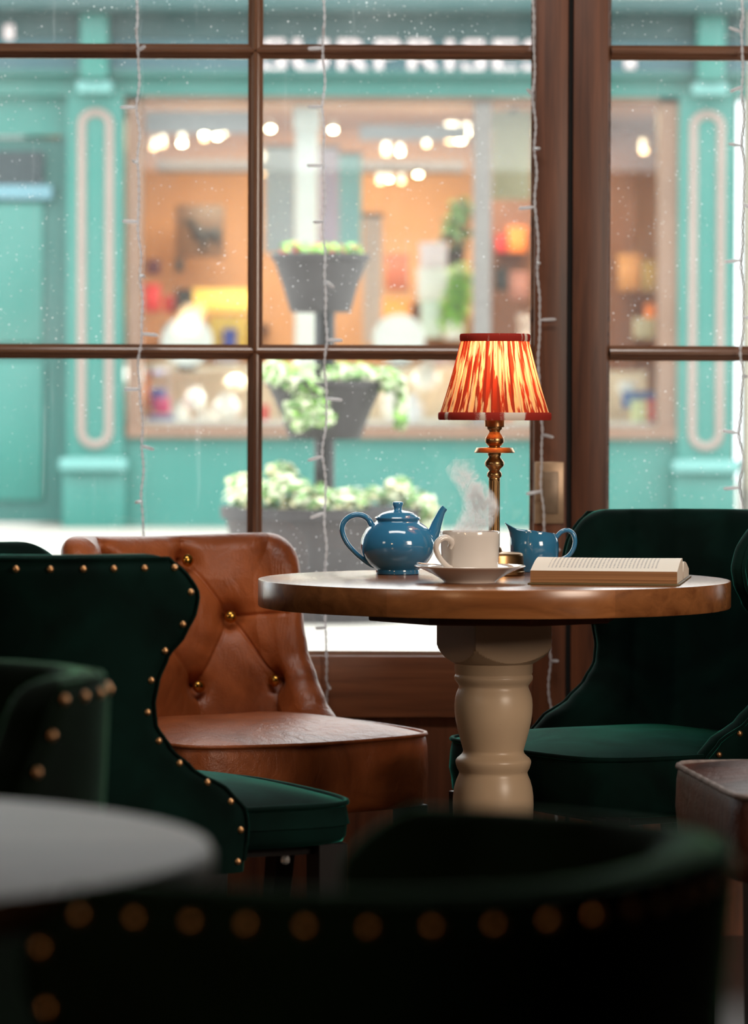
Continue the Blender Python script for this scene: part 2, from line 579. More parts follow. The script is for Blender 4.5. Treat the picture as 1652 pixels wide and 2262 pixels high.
# wall plate on the post
wp = empty('wall_plate', (X(1213, YF), YF, zof(1087, YF)))
tag(wp, 'beige rectangular switch plate on the brown window post beside the lamp', 'switch')
bm = bmesh.new(); box(bm, (-.0285, -.006, -.060), (.0285, 0, .060), .0025)
finish('plate', bm, M['plate'], wp)
bm = bmesh.new(); box(bm, (-.0125, -.009, -.040), (.017, -.005, .041), .0015)
finish('rocker', bm, M['plate2'], wp)['label'] = 'duller grey-brown centre panel'

# ------------------------------------------------------------------ fairy light strands
def strand(pts, bulbs, label, hidden=()):
    YS = YF - .02
    root = empty('string_light', P(pts[0][0], pts[0][1], YS))
    root.location.z = ztop + .03
    o = root.location.copy()
    tag(root, label, 'string lights', 'strands of white fairy lights hanging in front of the window')
    path = [Vector((P(*pts[0], YS).x, YS, ztop + .03))]
    for (x, y) in pts:
        path.append(P(x, y, YS))
    lo, hi = path[1].z, path[0].z
    sp = smooth_path([tuple(p - o) for p in path], 10)
    # resample so that the twist is even
    res = [Vector(sp[0])]
    for q in sp[1:]:
        q = Vector(q); d = q - res[-1]
        while d.length > .004:
            res.append(res[-1] + d.normalized() * .004); d = q - res[-1]
    bm = bmesh.new()
    for ph in (0, PI):
        tp = []
        for i, q in enumerate(res):
            a = i * .004 / .030 * 2 * PI + ph + .7 * math.sin(i * .05)
            wob = .0009 * math.sin(i * .31)
            tp.append((q.x + .0016 * math.cos(a) + wob, q.y + .0016 * math.sin(a), q.z))
        tube(bm, tp, .00125, 5)
    finish('cable', bm, M['cable'], root, angle=80)
    for (x0, y0, x1, y1) in bulbs:
        a = P(x0, y0, YS) - o
        b = P(x1, y1, YS) - o
        d = b - a
        L = .031
        rest = max(0, L * L - d.length_squared)
        d.y = -math.sqrt(rest)
        d.normalize(); d *= L
        bm = bmesh.new()
        pr = [(0.0, .0020), (.004, .0026), (.008, .0034), (.016, .0034), (.024, .0033), (.029, .0028), (.031, .0012)]
        tube(bm, [tuple(a + d * (t / .031)) + (r,) for t, r in pr], .003, 10)
        finish('bulb', bm, M['bulb_plastic'], root, angle=60)
    return root

strand([(303, 0), (301, 60), (304, 112), (308, 170), (302, 235), (308, 300), (304, 360), (308, 430), (304, 490), (311, 560), (310, 608), (314, 670), (313, 737), (306, 800), (308, 860), (314, 920), (314, 985), (316, 1050), (312, 1107), (318, 1180), (315, 1260), (318, 1400), (314, 1560), (318, 1700)],
       [(303, 112, 322, 105), (301, 237, 265, 237), (303, 360, 295, 357), (304, 490, 271, 489), (310, 608, 320, 612), (313, 737, 353, 741), (309, 860, 270, 860), (314, 985, 341, 993), (312, 1107, 302, 1109)],
       'strand of white fairy lights at the far left, ending behind the tan chair')
strand([(716, 0), (715, 60), (712, 104), (717, 170), (713, 236), (716, 300), (713, 365), (718, 430), (713, 490), (717, 560), (718, 620), (719, 690), (721, 751), (717, 820), (722, 880), (718, 950), (712, 1008), (720, 1070), (716, 1133), (720, 1200), (718, 1290), (720, 1345), (718, 1387), (722, 1450), (720, 1500), (725, 1517), (722, 1555), (724, 1700), (722, 1860), (720, 1884), (737, 1915), (734, 1960), (727, 2000), (730, 2100), (726, 2180)],
       [(712, 106, 680, 109), (711, 236, 680, 237), (713, 365, 678, 366), (713, 490, 693, 492), (718, 620, 738, 636), (721, 751, 760, 752), (722, 880, 756, 884), (712, 1008, 680, 1017), (716, 1133, 685, 1144), (718, 1387, 698, 1386), (724, 1514, 729, 1519), (720, 1882, 684, 1893)],
       'long strand of white fairy lights left of the teapot, dangling below the table edge')
strand([(1178, 0), (1181, 60), (1177, 90), (1182, 150), (1176, 205), (1182, 260), (1181, 328), (1185, 390), (1181, 457), (1189, 520), (1187, 580), (1190, 640), (1193, 707), (1190, 760), (1190, 850), (1194, 920), (1198, 960), (1195, 1030), (1196, 1085), (1202, 1150), (1204, 1220), (1210, 1330), (1214, 1420), (1217, 1460), (1211, 1500), (1215, 1550), (1222, 1600), (1218, 1700), (1225, 1785), (1230, 1812), (1226, 1832), (1228, 1860)],
       [(1178, 210, 1163, 200), (1181, 328, 1190, 330), (1181, 457, 1145, 461), (1187, 580, 1190, 583), (1193, 707, 1231, 705), (1198, 960, 1221, 966), (1196, 1085, 1162, 1091), (1204, 1225, 1243, 1212), (1217, 1460, 1231, 1458)],
       'strand of white fairy lights hanging over the brown post behind the lamp')
strand([(1640, 0), (1638, 40), (1636, 70), (1641, 130), (1638, 190), (1641, 250), (1638, 320), (1643, 390), (1640, 450), (1639, 520), (1636, 575), (1640, 640), (1641, 700), (1636, 770), (1639, 830), (1636, 890), (1632, 957), (1640, 1020), (1633, 1077), (1641, 1140), (1638, 1220), (1640, 1400), (1636, 1560)],
       [(1636, 70, 1608, 63), (1638, 192, 1611, 204), (1638, 322, 1608, 319), (1640, 452, 1672, 462), (1636, 575, 1597, 579), (1641, 702, 1676, 700), (1638, 830, 1648, 832), (1632, 957, 1594, 951), (1633, 1077, 1594, 1080)],
       'strand of white fairy lights at the right, in front of the right-hand window')

# ------------------------------------------------------------------ chairs
def make_chair(name, loc, th, sp):
    """forward is local -y; sp: w, yb, outline [(z, a)], ztop, lean, T, mats, style"""
    root = empty(name, (loc[0], loc[1], 0), th)
    w2, yb, y0, T = sp['w'] / 2, sp['yb'], sp.get('y0', .05), sp.get('T', .055)
    zt, zb, lean = sp['ztop'], sp['zb'], sp.get('lean', .1)
    mat = sp['mat']; nexp = sp.get('n', 2.7)
    # plan half path from the back centre round to the front
    path = []
    for k in range(61):
        t = k / 60 * PI / 2
        path.append((w2 * math.sin(t) ** (2 / nexp) if t > 0 else 0, y0 + (yb - y0) * max(0, math.cos(t)) ** (2 / nexp)))
    for k in range(1, 40):
        path.append((w2, y0 - k * .012))
    cum = [0]
    for a, b in zip(path, path[1:]):
        cum.append(cum[-1] + math.hypot(b[0] - a[0], b[1] - a[1]))
    def at(s):
        sg = 1 if s >= 0 else -1
        s = abs(s)
        lo, hi = 0, len(cum) - 1
        while hi - lo > 1:
            m = (lo + hi) // 2
            if cum[m] <= s: lo = m
            else: hi = m
        f = (s - cum[lo]) / max(1e-9, cum[hi] - cum[lo])
        a, b = path[lo], path[hi]
        p = (a[0] + (b[0] - a[0]) * f, a[1] + (b[1] - a[1]) * f)
        i0, i1 = max(0, lo - 2), min(len(path) - 1, hi + 2)
        tx, ty = path[i1][0] - path[i0][0], path[i1][1] - path[i0][1]
        if i0 == 0: tx, ty = (tx, ty * min(1, s / .05))
        L = math.hypot(tx, ty) or 1
        n = (-ty / L, tx / L)
        if n[1] < 0 and lo < 10: n = (-n[0], -n[1])
        if n[0] < -1e-6: n = (-n[0], -n[1])
        return (p[0] * sg, p[1]), (n[0] * sg, n[1])
    def s_of_a(a):
        for i, q in enumerate(path):
            if q[1] <= a:
                if i == 0: return 0
                pa = path[i - 1]
                f = (pa[1] - a) / max(1e-9, pa[1] - q[1])
                return cum[i - 1] + (cum[i] - cum[i - 1]) * f
        return cum[-1]
    ol = sp['outline']
    def a_out(z):
        if z <= ol[0][0]: return ol[0][1]
        for (z0, a0), (z1, a1) in zip(ol, ol[1:]):
            if z <= z1:
                t = (z - z0) / (z1 - z0)
                t = t * .5 + .5 * (t * t * (3 - 2 * t))
                return a0 + (a1 - a0) * t
        return ol[-1][1]
    rc = sp.get('rc', .05)
    def S(z):
        a = a_out(z) - lean * (z - sp['seat_z'])
        s = s_of_a(a)
        d = zt - z
        if d < rc:
            s -= rc * (1 - math.sqrt(max(0, 1 - (1 - d / rc) ** 2)))
        return s
    crest = sp.get('crest', 0)
    def point(s, z, off=0, sag=None):
        p, n = at(s)
        zz = z
        if z > sp['seat_z']:
            k = ((z - sp['seat_z']) / (zt - sp['seat_z'])) ** 2
            zz += crest * k * math.cos(min(1, abs(s) / .3) * PI) * .5
        return Vector((p[0] + n[0] * off, p[1] + n[1] * off + lean * (z - sp['seat_z']), zz)), Vector((n[0], n[1], 0))
    NU, NV = sp.get('NU', 72), sp.get('NV', 56)
    r_e = sp.get('edge', .03)
    us = []
    for i in range(NU + 1):
        q = -1 + 2 * i / NU
        us.append(math.copysign(1 - (1 - abs(q)) ** 1.7, q))
    zs = [zt - (zt - zb) * (j / NV) ** 1.5 for j in range(NV + 1)]
    bm = bmesh.new()
    inn, outr = [], []
    tuft = sp.get('tufts')
    def relief(s, z):
        d = 0
        if tuft:
            for (bs, bz) in tuft['buttons']:
                r2 = (s - bs) ** 2 + (z - bz) ** 2
                d -= .014 * math.exp(-r2 / .018 ** 2) + .006 * math.exp(-r2 / .045 ** 2)
            for (p, q) in tuft['creases']:
                vx, vz = q[0] - p[0], q[1] - p[1]
                L2 = vx * vx + vz * vz
                t = max(0, min(1, ((s - p[0]) * vx + (z - p[1]) * vz) / L2))
                dd = math.hypot(s - p[0] - t * vx, z - p[1] - t * vz)
                d -= .0045 * math.exp(-(dd / .0032) ** 2) + .0055 * math.exp(-(dd / .022) ** 2)
        if sp.get('seams'):
            for k in sp['seams']:
                fan = 1 + .25 * (z - sp['seat_z'])
                d -= .006 * math.exp(-((s - k * fan) / .005) ** 2) + .004 * math.exp(-((s - k * fan) / .02) ** 2)
        return d
    for z in zs:
        Sz = S(z)
        ri, ro = [], []
        for u in us:
            s = u * Sz
            d = min((1 - abs(u)) * Sz, zt - z)
            x = min(1, d / r_e)
            g = math.sqrt(max(0, 1 - (1 - x) ** 2))
            h = T / 2 * g
            rl = relief(s, z) * min(1, d / .012) if z > sp['seat_z'] - .02 else 0
            belly = sp.get('belly', .012) * g * min(1, d / .08)
            pi, n = point(s, z, -(h + rl + belly))
            po, n = point(s, z, h)
            ri.append(bm.verts.new(pi)); ro.append(bm.verts.new(po))
        inn.append(ri); outr.append(ro)
    for rows in (inn, outr):
        for a, b in zip(rows, rows[1:]):
            for i in range(NU):
                bm.faces.new((a[i], a[i + 1], b[i + 1], b[i]))
    for i in range(NU):   # close the underside
        bm.faces.new((inn[-1][i], inn[-1][i + 1], outr[-1][i + 1], outr[-1][i]))
    bmesh.ops.remove_doubles(bm, verts=bm.verts, dist=1e-5)
    finish('backrest', bm, mat, root, angle=70)
    # outline run for nails and welt
    def run(inset, off):
        pts = []
        z = zb + .012
        while z < zt - inset - .002:
            pts.append((S(z) - inset, z)); z += .004
        # corner: S shrinks by itself; then along the top
        z = zt - inset
        s = pts[-1][0]
        while s > -pts[-1][0]:
            pts.append((s, z)) if False else None
            break
        right = pts[:]
        k = 0
        top = []
        s = right[-1][0]
        n = max(2, int(2 * s / .004))
        for i in range(n + 1):
            top.append((s - 2 * s * i / n, z))
        left = [(-a, b) for a, b in reversed(right)]
        out = []
        for (s, zz) in right + top + left:
            p, n_ = point(s, zz, off)
            out.append((p, n_))
        return out
    if sp.get('welt'):
        pr = run(.006, T * .36)
        q = [pr[0][0]]
        for p, n in pr[1:]:
            if (p - q[-1]).length > .008: q.append(p)
        tubed('welt', [tuple(v) for v in q], .003, mat, root, 6)
    if sp.get('nails'):
        pr = run(sp.get('nail_in', .019), T * .5 - .001)
        last, acc, step, cnt, proto = None, 0, sp['nails'], 0, None
        for p, n in pr:
            if last is not None: acc += (p - last).length
            last = p
            if acc >= step or proto is None:
                acc = 0
                if proto is None:
                    bm = bmesh.new(); lathe(bm, [(.0052, 0), (.0050, .0012), (.0038, .0032), (.002, .0043), (0, .0046)], 12)
                    proto = o = finish('nail', bm, M['nail'], root)
                else:
                    o = proto.copy(); COL.objects.link(o); o.parent = root
                o.location = p
                o.rotation_mode = 'QUATERNION'
                o.rotation_quaternion = n.to_track_quat('Z', 'Y')
                cnt += 1
    if tuft:
        bproto = None
        for (bs, bz) in tuft['buttons']:
            p, n = point(bs, bz, -(T / 2 + sp.get('belly', .012) - .009))
            if bproto is None:
                bm = bmesh.new(); lathe(bm, [(.0115, 0), (.0118, .002), (.0105, .005), (.0075, .0078), (.004, .009), (0, .0094)], 24)
                bproto = o = finish('button', bm, M['button'], root)
            else:
                o = bproto.copy(); COL.objects.link(o); o.parent = root
            o.location = p
            o.rotation_mode = 'QUATERNION'
            o.rotation_quaternion = (-n).to_track_quat('Z', 'Y')
    # seat
    sz, sb = sp['seat_z'], sp['seat_b']
    sw, sd0, sd1 = sp['sw'], sp['sf'], sp.get('sr', .2)
    cy = (sd1 - sd0) / 2 - 0.0
    hd = (sd0 + sd1) / 2
    cyc = (sd1 - sd0) / 2
    bow = sp.get('bow', .02)
    ne = sp.get('ne', 7)
    def plan(a):
        c, s = math.cos(a), math.sin(a)
        r = 1 / ((abs(c)) ** ne + (abs(s)) ** ne) ** (1 / ne)
        x, y = r * c * sw, r * s * hd
        if y < 0: y -= bow * (1 - (x / sw) ** 2)
        return x, cyc + y
    crown = sp.get('crown', .022)
    prof = [(0, sb), (.9, sb), (.975, sb + .003), (.995, sb + .012), (1.0, sb + .03), (1.012, (sb + sz) / 2), (1.006, sz - .02), (.998, sz - .006), (.99, sz)]
    for t in (.03, .08, .15, .25, .4, .55, .7, .85, 1.0):
        prof.append((.99 * (1 - t), sz + crown * (1 - (1 - t) ** 2.6)))
    bm = bmesh.new()
    seg = 96
    rows = []
    for (k, z) in prof:
        if k <= 1e-6:
            rows.append([bm.verts.new((0, cyc, z))]); continue
        row = []
        for i in range(seg):
            x, y = plan(2 * PI * i / seg)
            sagz = sp.get('sag', 0) * math.cos(2 * PI * i / seg * 2) * (1 if z > sb + .05 else 0) * k
            row.append(bm.verts.new((x * k, cyc + (y - cyc) * k, z + sagz)))
        rows.append(row)
    for a, b in zip(rows, rows[1:]):
        for i in range(seg):
            j = (i + 1) % seg
            q = []
            for v in (a[i % len(a)], a[j % len(a)], b[j % len(b)], b[i % len(b)]):
                if v not in q: q.append(v)
            if len(q) > 2: bm.faces.new(q)
    finish('seat', bm, sp.get('seat_mat', mat), root, angle=70)
    pts = []
    for i in range(seg):
        x, y = plan(2 * PI * i / seg)
        sagz = sp.get('sag', 0) * math.cos(2 * PI * i / seg * 2)
        wob = sp.get('pipe_wob', 0) * math.sin(i * 2.1)
        pts.append((x * .998 + wob, cyc + (y - cyc) * .998 + wob, sz + sagz + .001))
    tubed('piping', pts, sp.get('pipe', .004), sp.get('pipe_mat', mat), root, 8, closed=True)
    # legs
    lx, lf, lb = sw - .035, -(sd0 - .04), sp.get('lb', sd1 - .02)
    for (x, y, kx, ky) in ((lx, lf, 0, 0), (-lx, lf, 0, 0), (lx, lb, 0, .05), (-lx, lb, 0, .05)):
        bm = bmesh.new()
        a, b = .0225, .0165
        t = [bm.verts.new((x + i * a, y + j * a, sb + .004)) for i, j in ((-1, -1), (1, -1), (1, 1), (-1, 1))]
        d = [bm.verts.new((x + i * b + kx, y + j * b + ky, 0)) for i, j in ((-1, -1), (1, -1), (1, 1), (-1, 1))]
        bm.faces.new(t); bm.faces.new(d)
        for i in range(4):
            bm.faces.new((t[i], t[(i + 1) % 4], d[(i + 1) % 4], d[i]))
        bmesh.ops.bevel(bm, geom=list(bm.edges), offset=.0015, segments=1, affect='EDGES')
        finish('leg', bm, M['leg'], root)
    if sp.get('frame'):
        bm = bmesh.new(); box(bm, (-sw + .03, -sd0 + .05, sb - .012), (sw - .03, sd1 - .03, sb + .004), .002)
        finish('seat_frame', bm, M['leg'], root)
        for (x, y) in ((sw - .045, -sd0 + .10), (-sw + .045, -sd0 + .10), (sw - .045, sd1 - .09), (-sw + .045, sd1 - .09)):
            o = lathed('bumper', [(.004, -.012), (.0055, -.014), (.007, -.018), (.0065, -.023), (.003, -.026), (0, -.0265)], M['clear'], root, 16, (x, y, sb))
            o['label'] = 'clear plastic bumper under the seat'
    return root, point, S

green_outline = [(.36, -.088), (.44, -.095), (.461, -.092), (.49, -.066), (.521, -.012), (.552, .022), (.584, .043), (.615, .046), (.646, .04),
                 (.678, .026), (.709, 0), (.74, -.016), (.765, -.021), (.79, -.016), (.82, -.01), (.85, -.008)]
G = dict(w=.5, yb=.27, outline=green_outline, ztop=.820, zb=.375, seat_z=.478, seat_b=.40, sw=.247, sf=.25, sr=.2, mat=M['green'], nails=.0425, welt=True, nail_r=1,
         seams=[-.34, -.255, -.17, -.085, 0, .085, .17, .255, .34], frame=True, crown=.03, bow=.02, rc=.07)

# green chair seen from behind at the left
ch_left, pt_, S_ = make_chair('dining_chair', (-.371, 5.55), R(115.5), dict(G, seat_z=.458, sf=.277))
tag(ch_left, 'x y z w', 'chair')
ch_left['label'] = 'dark green velvet chair seen from behind, brass studs, in front of the tan leather chair'
# green chair at the right of the table
ch_right, pt2, S2 = make_chair('dining_chair', (.472, 6.39), R(-60.6), dict(G, ztop=.848, seat_z=.466, seat_b=.372, sf=.275, sw=.258, bow=.02, ne=7, crown=.024))
tag(ch_right, 'dark green velvet chair with channelled back facing the round table, behind the open book', 'chair')

# tan leather chair
lo = [(.30, -.02), (.42, -.02), (.455, .03), (.49, .07), (.53, .098), (.578, .125), (.63, .138), (.684, .147), (.76, .152), (.8, .155)]
b1, b2, b3, b4 = (-.02, .765), (.085, .66), (-.005, .52), (.165, .535)
LB = [(.05, .745), (.14, .64), (.06, .515), (.25, .525), (-.04, .64), (-.13, .745), (-.22, .64), (-.13, .515)]
A_, B_, C_, D_, E_, F_, G_, H_ = LB
LC = [(A_, (.05, .80)), (A_, B_), (A_, E_), (B_, (.40, .652)), (B_, C_), (B_, D_), (C_, E_), (C_, (.065, .43)), (D_, (.252, .43)), (F_, (-.15, .80)), (F_, E_), (F_, G_), (E_, H_), (G_, H_), (H_, (-.13, .43)), (G_, (-.40, .65))]
make_tan = dict(w=.44, yb=.25, y0=.09, outline=lo, ztop=.790, zb=.33, seat_z=.452, seat_b=.325, sw=.258, sf=.25, sr=.2, mat=M['tan'], T=.06, edge=.03,
                tufts=dict(buttons=LB, creases=LC), crown=.03, bow=.012, ne=9, rc=.07, NU=280, NV=200, lean=.1, belly=.015, crest=-.006, sag=.004)
ch_tan, pt3, S3 = make_chair('leather_chair', (-.238, 6.75), R(35), make_tan)
tag(ch_tan, 'tan leather chair with a deep-buttoned back under the window, left of the round table', 'chair')

# dark brown leather chair at the right edge of the frame
ch_br, _, _ = make_chair('leather_chair', (.72, 5.45), R(-84.5), dict(w=.52, yb=.27, outline=lo, ztop=.80, zb=.38, seat_z=.497, seat_b=.378, sw=.262, sf=.255, sr=.2,
    mat=M['brown'], crown=.02, bow=.0, ne=12, rc=.07, pipe=.0045, pipe_mat=M['thread'], pipe_wob=.0012, NU=48, NV=36, lb=.15))
tag(ch_br, 'dark brown leather chair with frayed pale piping at the right edge', 'chair')

# two blurred green chairs nearer the camera
low_outline = [(z - .062, a) for z, a in green_outline]
ch_fg, _, _ = make_chair('dining_chair', (-.098, 2.52), R(-113), dict(G, nails=.0345, w=.47, sw=.235, mat=M['green_dark'], outline=low_outline, ztop=.742, zb=.33, seat_z=.43, seat_b=.36, NU=64, NV=44, crest=.0))
tag(ch_fg, 'large out-of-focus green velvet chair back with gold studs nearest the camera', 'chair')
ch_lf, _, _ = make_chair('dining_chair', (-.574, 3.67), R(-21), dict(G, mat=M['green_dark'], outline=[(.30, -.2), (.45, -.2), (.54, -.15), (.61, -.08), (.67, -.02), (.72, .02), (.77, .03)], ztop=.765, zb=.33, seat_z=.43, seat_b=.36, NU=64, NV=44))
tag(ch_lf, 'blurred green velvet chair behind the grey tabletop at the left edge', 'chair')

# ------------------------------------------------------------------ round table
TX, TY, TZ = X(1092, 6.11), 6.11, .75
tb = empty('round_table', (TX, TY, 0))
tag(tb, 'round wooden table on a turned cream pedestal under the lamp and teapot', 'table')
TR = .375
lathed('tabletop', [(0, TZ - .0435), (TR - .012, TZ - .0435), (TR - .0015, TZ - .043), (TR, TZ - .041), (TR, TZ - .0018), (TR - .0006, TZ - .0004), (TR - .002, TZ), (0, TZ)], M['table_top'], tb, 160)
bm = bmesh.new()
lathe(bm, [(.203, TZ - .064), (.205, TZ - .062), (.205, TZ - .0435)], 8)
bmesh.ops.rotate(bm, verts=bm.verts, matrix=Matrix.Rotation(R(14), 3, 'Z'))
finish('underplate', bm, M['table_dark'], tb, smooth=False)
# pedestal: a square block meeting a turned baluster
px2 = 6.11 / F
def zpy(py): return zof(py, 6.11)
prof = [(86.5, 1462), (86.5, 1483), (84.3, 1487), (84.3, 1489), (86.3, 1491.5), (87, 1495), (86.3, 1500), (82, 1506), (77.5, 1512), (77, 1516), (79, 1522), (82.5, 1530), (85.5, 1542), (86.7, 1556),
        (86.2, 1572), (83.5, 1592), (78, 1616), (72, 1638), (67.5, 1654), (67, 1658), (69, 1663), (74, 1668), (80, 1673), (83.3, 1678), (83.8, 1682), (83, 1687), (80.5, 1695), (76.5, 1702), (75.6, 1706),
        (77.5, 1712), (82, 1722), (86.5, 1738), (89, 1757), (89.6, 1776), (89, 1797), (87, 1826), (82.5, 1865), (77, 1904), (72, 1942), (67, 1985), (62, 2040), (60, 2070), (64, 2076), (72, 2082), (76, 2092),
        (76, 2102), (70, 2110), (66, 2114), (70, 2122), (84, 2136), (96, 2156), (102, 2180), (104, 2200), (104, 2240)]
prof = [(r * px2, zpy(y)) for r, y in prof]
prof.reverse()
lathed('pedestal', prof, M['cream'], tb, 72, angle=50)
bm = bmesh.new()
rows = []
seg = 144
zt_, zb_ = TZ - .064, zpy(1464)
levels = [(zt_ - (zt_ - zpy(1420)) * k / 6) for k in range(7)] + [zpy(1420) + (zb_ - zpy(1420)) * (k / 24) for k in range(1, 25)]
s_half, rot = .068, R(26)
for z in levels:
    row = []
    t = (zpy(1420) - z) / (zpy(1420) - zb_)
    rl = .0965 if t <= 0 else .0625 + .034 * (1 - t ** 1.7)
    for i in range(seg):
        a = 2 * PI * i / seg
        b = (a + PI / 4) % (PI / 2) - PI / 4
        r = min(s_half / math.cos(b), .0955, rl)
        row.append(bm.verts.new((r * math.cos(a + rot), r * math.sin(a + rot), z)))
    rows.append(row)
for a, b in zip(rows, rows[1:]):
    for i in range(seg):
        bm.faces.new((a[i], a[(i + 1) % seg], b[(i + 1) % seg], b[i]))
bm.faces.new(rows[0]); bm.faces.new(rows[-1])
finish('pedestal_block', bm, M['cream'], tb, angle=20)
for k in range(4):
    a = k * PI / 2 + R(26)
    c, s = math.cos(a), math.sin(a)
    tubed('foot', smooth_path([(c * .06, s * .06, .09, .034), (c * .15, s * .15, .085, .03), (c * .24, s * .24, .05, .024), (c * .31, s * .31, .02, .02)], 5), .02, M['cream'], tb, 12)

# ------------------------------------------------------------------ lamp
LX, LY = X(1091.7, 6.26), 6.26
lamp = empty('table_lamp', (LX, LY, TZ))
tag(lamp, 'lit brass candlestick lamp with a pleated red and cream shade on the round table', 'lamp')
lathed('base', [(0, 0), (.049, 0), (.0505, .0015), (.0503, .006), (.0492, .0068), (.0490, .010), (.0478, .031), (.0475, .033), (.0462, .0355), (.043, .0368), (.025, .0372), (.014, .0385), (.0125, .041), (.0118, .044), (.0095, .046), (.0088, .048), (0, .048)], M['brass'], lamp, 64)
lathed('stem', [(.0088, .046), (.0088, .155), (0, .155)], M['brass'], lamp, 96, rfun=lambda a, r, z: r * (1 + .05 * math.cos(a * 12)), angle=60)
lathed('baluster', [(.0088, .153), (.0095, .1555), (.0092, .158), (.0115, .1605), (.0122, .163), (.0118, .166), (.0095, .169), (.0088, .1705), (.0105, .1735), (.0145, .177), (.0160, .1805), (.0155, .1845), (.0128, .188),
        (.0102, .191), (.0098, .1935), (.0112, .196), (.0112, .198), (.020, .1985), (.0325, .199), (.0332, .2), (.0300, .2065), (.029, .2072), (.0105, .208), (.0095, .2095), (.0125, .212), (.0152, .216), (.0158, .2195),
        (.0150, .2235), (.0122, .2275), (.0098, .2305), (.0088, .2330), (.0098, .2355), (.0122, .2375), (.0127, .2385), (.0127, .2405), (.0150, .2410), (.0166, .242), (.0166, .282), (.006, .284), (0, .284)], M['brass'], lamp, 48)
zS0, zS1, rS0, rS1 = .2585, .386, .0905, .0555
bm = bmesh.new()
uvl = bm.loops.layers.uv.new('UVMap')
segs, nr, NP = 840, 16, 42
rng = random.Random(3)
ph = [rng.uniform(.7, 1.3) for _ in range(NP + 1)]
rows = []
for j in range(nr + 1):
    t = j / nr
    row = []
    for i in range(segs):
        a = 2 * PI * i / segs
        k = a / (2 * PI) * NP
        fr = k % 1
        # knife pleats: rise slowly, drop back sharply
        w = (fr / .8 if fr < .8 else (1 - fr) / .2) - .5
        r = rS0 + (rS1 - rS0) * t - .0020 + .0034 * w * ph[int(k) % NP] * (1 - .35 * t)
        r += .0015 * math.sin(PI * t) * -1
        row.append(bm.verts.new((r * math.cos(a), r * math.sin(a), zS0 + (zS1 - zS0) * t)))
    rows.append(row)
for j in range(nr):
    for i in range(segs):
        i2 = (i + 1) % segs
        f = bm.faces.new((rows[j][i], rows[j][i2], rows[j + 1][i2], rows[j + 1][i]))
        for lp, (uu, vv) in zip(f.loops, ((i, j), (i + 1, j), (i + 1, j + 1), (i, j + 1))):
            lp[uvl].uv = (uu / segs, vv / nr)
finish('lamp_shade', bm, M['shade'], lamp, angle=80)
for (z, r, h, nm) in ((zS0, rS0, .0115, 'lower'), (zS1, rS1, .0115, 'upper')):
    bm = bmesh.new()
    uvl = bm.loops.layers.uv.new('UVMap')
    n = 120
    pr = [(-.0022, -h * .5), (.0006, -h * .55), (.0018, -h * .3), (.0020, h * .2), (.0010, h * .5), (-.0008, h * .55), (-.0022, h * .4)]
    rows = [[bm.verts.new(((r + d) * math.cos(2 * PI * i / n), (r + d) * math.sin(2 * PI * i / n), z + dz)) for i in range(n)] for d, dz in pr]
    for j in range(len(pr)):
        for i in range(n):
            f = bm.faces.new((rows[j][i], rows[j][(i + 1) % n], rows[(j + 1) % len(pr)][(i + 1) % n], rows[(j + 1) % len(pr)][i]))
            for lp, (uu, vv) in zip(f.loops, ((i, j), (i + 1, j), (i + 1, j + 1), (i, j + 1))):
                lp[uvl].uv = (uu / n + (.37 if nm == 'upper' else 0), vv * .02)
    finish('shade_trim', bm, M['trim'], lamp, angle=60)
lathed('bulb', [(0, 0), (.006, .002), (.008, .008), (.016, .022), (.018, .032), (.014, .044), (.006, .051), (0, .053)], glow('warm_bulb', (1, .62, .28, 1), 6.0), lamp, 24, (0, 0, .284))
pl = bpy.data.lights.new('bulb_light', 'POINT')
pl.energy = 1.1; pl.color = (1, .64, .36); pl.shadow_soft_size = .022
plo = bpy.data.objects.new('bulb_light', pl); COL.objects.link(plo)
plo.location = (LX, LY, TZ + .345)

# ------------------------------------------------------------------ teapot
def mm(prof, k=.001): return [(r * k, z * k) for r, z in prof]
tp = empty('teapot', (X(878.6, 6.28), 6.28, TZ))
tag(tp, 'glossy blue ceramic teapot with looped handle, left of the white cup', 'teapot')
lathed('body', mm([(0, 0), (34, 0), (35.5, 1), (35.6, 5), (35.2, 7.5), (38.5, 10), (44, 14), (50, 20), (55, 27), (58.8, 35), (60.5, 44), (60.6, 50), (59.5, 57), (57, 64), (53, 71), (48.5, 76.5), (43, 81), (38.5, 84), (35.8, 86), (35.2, 88), (37, 90), (37.3, 92), (36, 93.8), (33.5, 94), (32, 92)]), M['blueglaze'], tp, 72)
lid = lathed('lid', mm([(33.2, 92.5), (33.4, 94), (31, 97), (25, 100.5), (17, 103), (10, 104.2), (7.2, 105), (6.6, 107), (6.9, 110), (8.6, 113.5), (8.9, 116), (8.2, 117.8), (5, 118.6), (0, 118.8)]), M['blueglaze'], tp, 64)
q = .2685e-3
def tpx(x, y, r=None, dy=0): return ((x - 436) * q, dy, (690 - y) * q) + ((r * q,) if r else ())
tubed('handle', smooth_path([tpx(300, 402, 22), tpx(276, 388, 19), tpx(258, 358, 18), tpx(220, 334, 17), tpx(170, 332, 17), tpx(125, 355, 17), tpx(100, 395, 16.5), tpx(102, 445, 16), tpx(130, 505, 15.5), (tpx(180, 562, 15)), tpx(235, 608, 15), tpx(285, 636, 17), tpx(320, 640, 19)], 6), .004, M['blueglaze'], tp, 16, squash=(1.0, 1.35))
sp_pts = smooth_path([tpx(585, 545, 52), tpx(630, 490, 44), tpx(655, 435, 38), tpx(672, 385, 32), tpx(690, 340, 26), tpx(704, 308, 22), tpx(716, 291, 21), tpx(722, 284, 20)], 6)
tubed('spout', sp_pts, .01, M['blueglaze'], tp, 24)

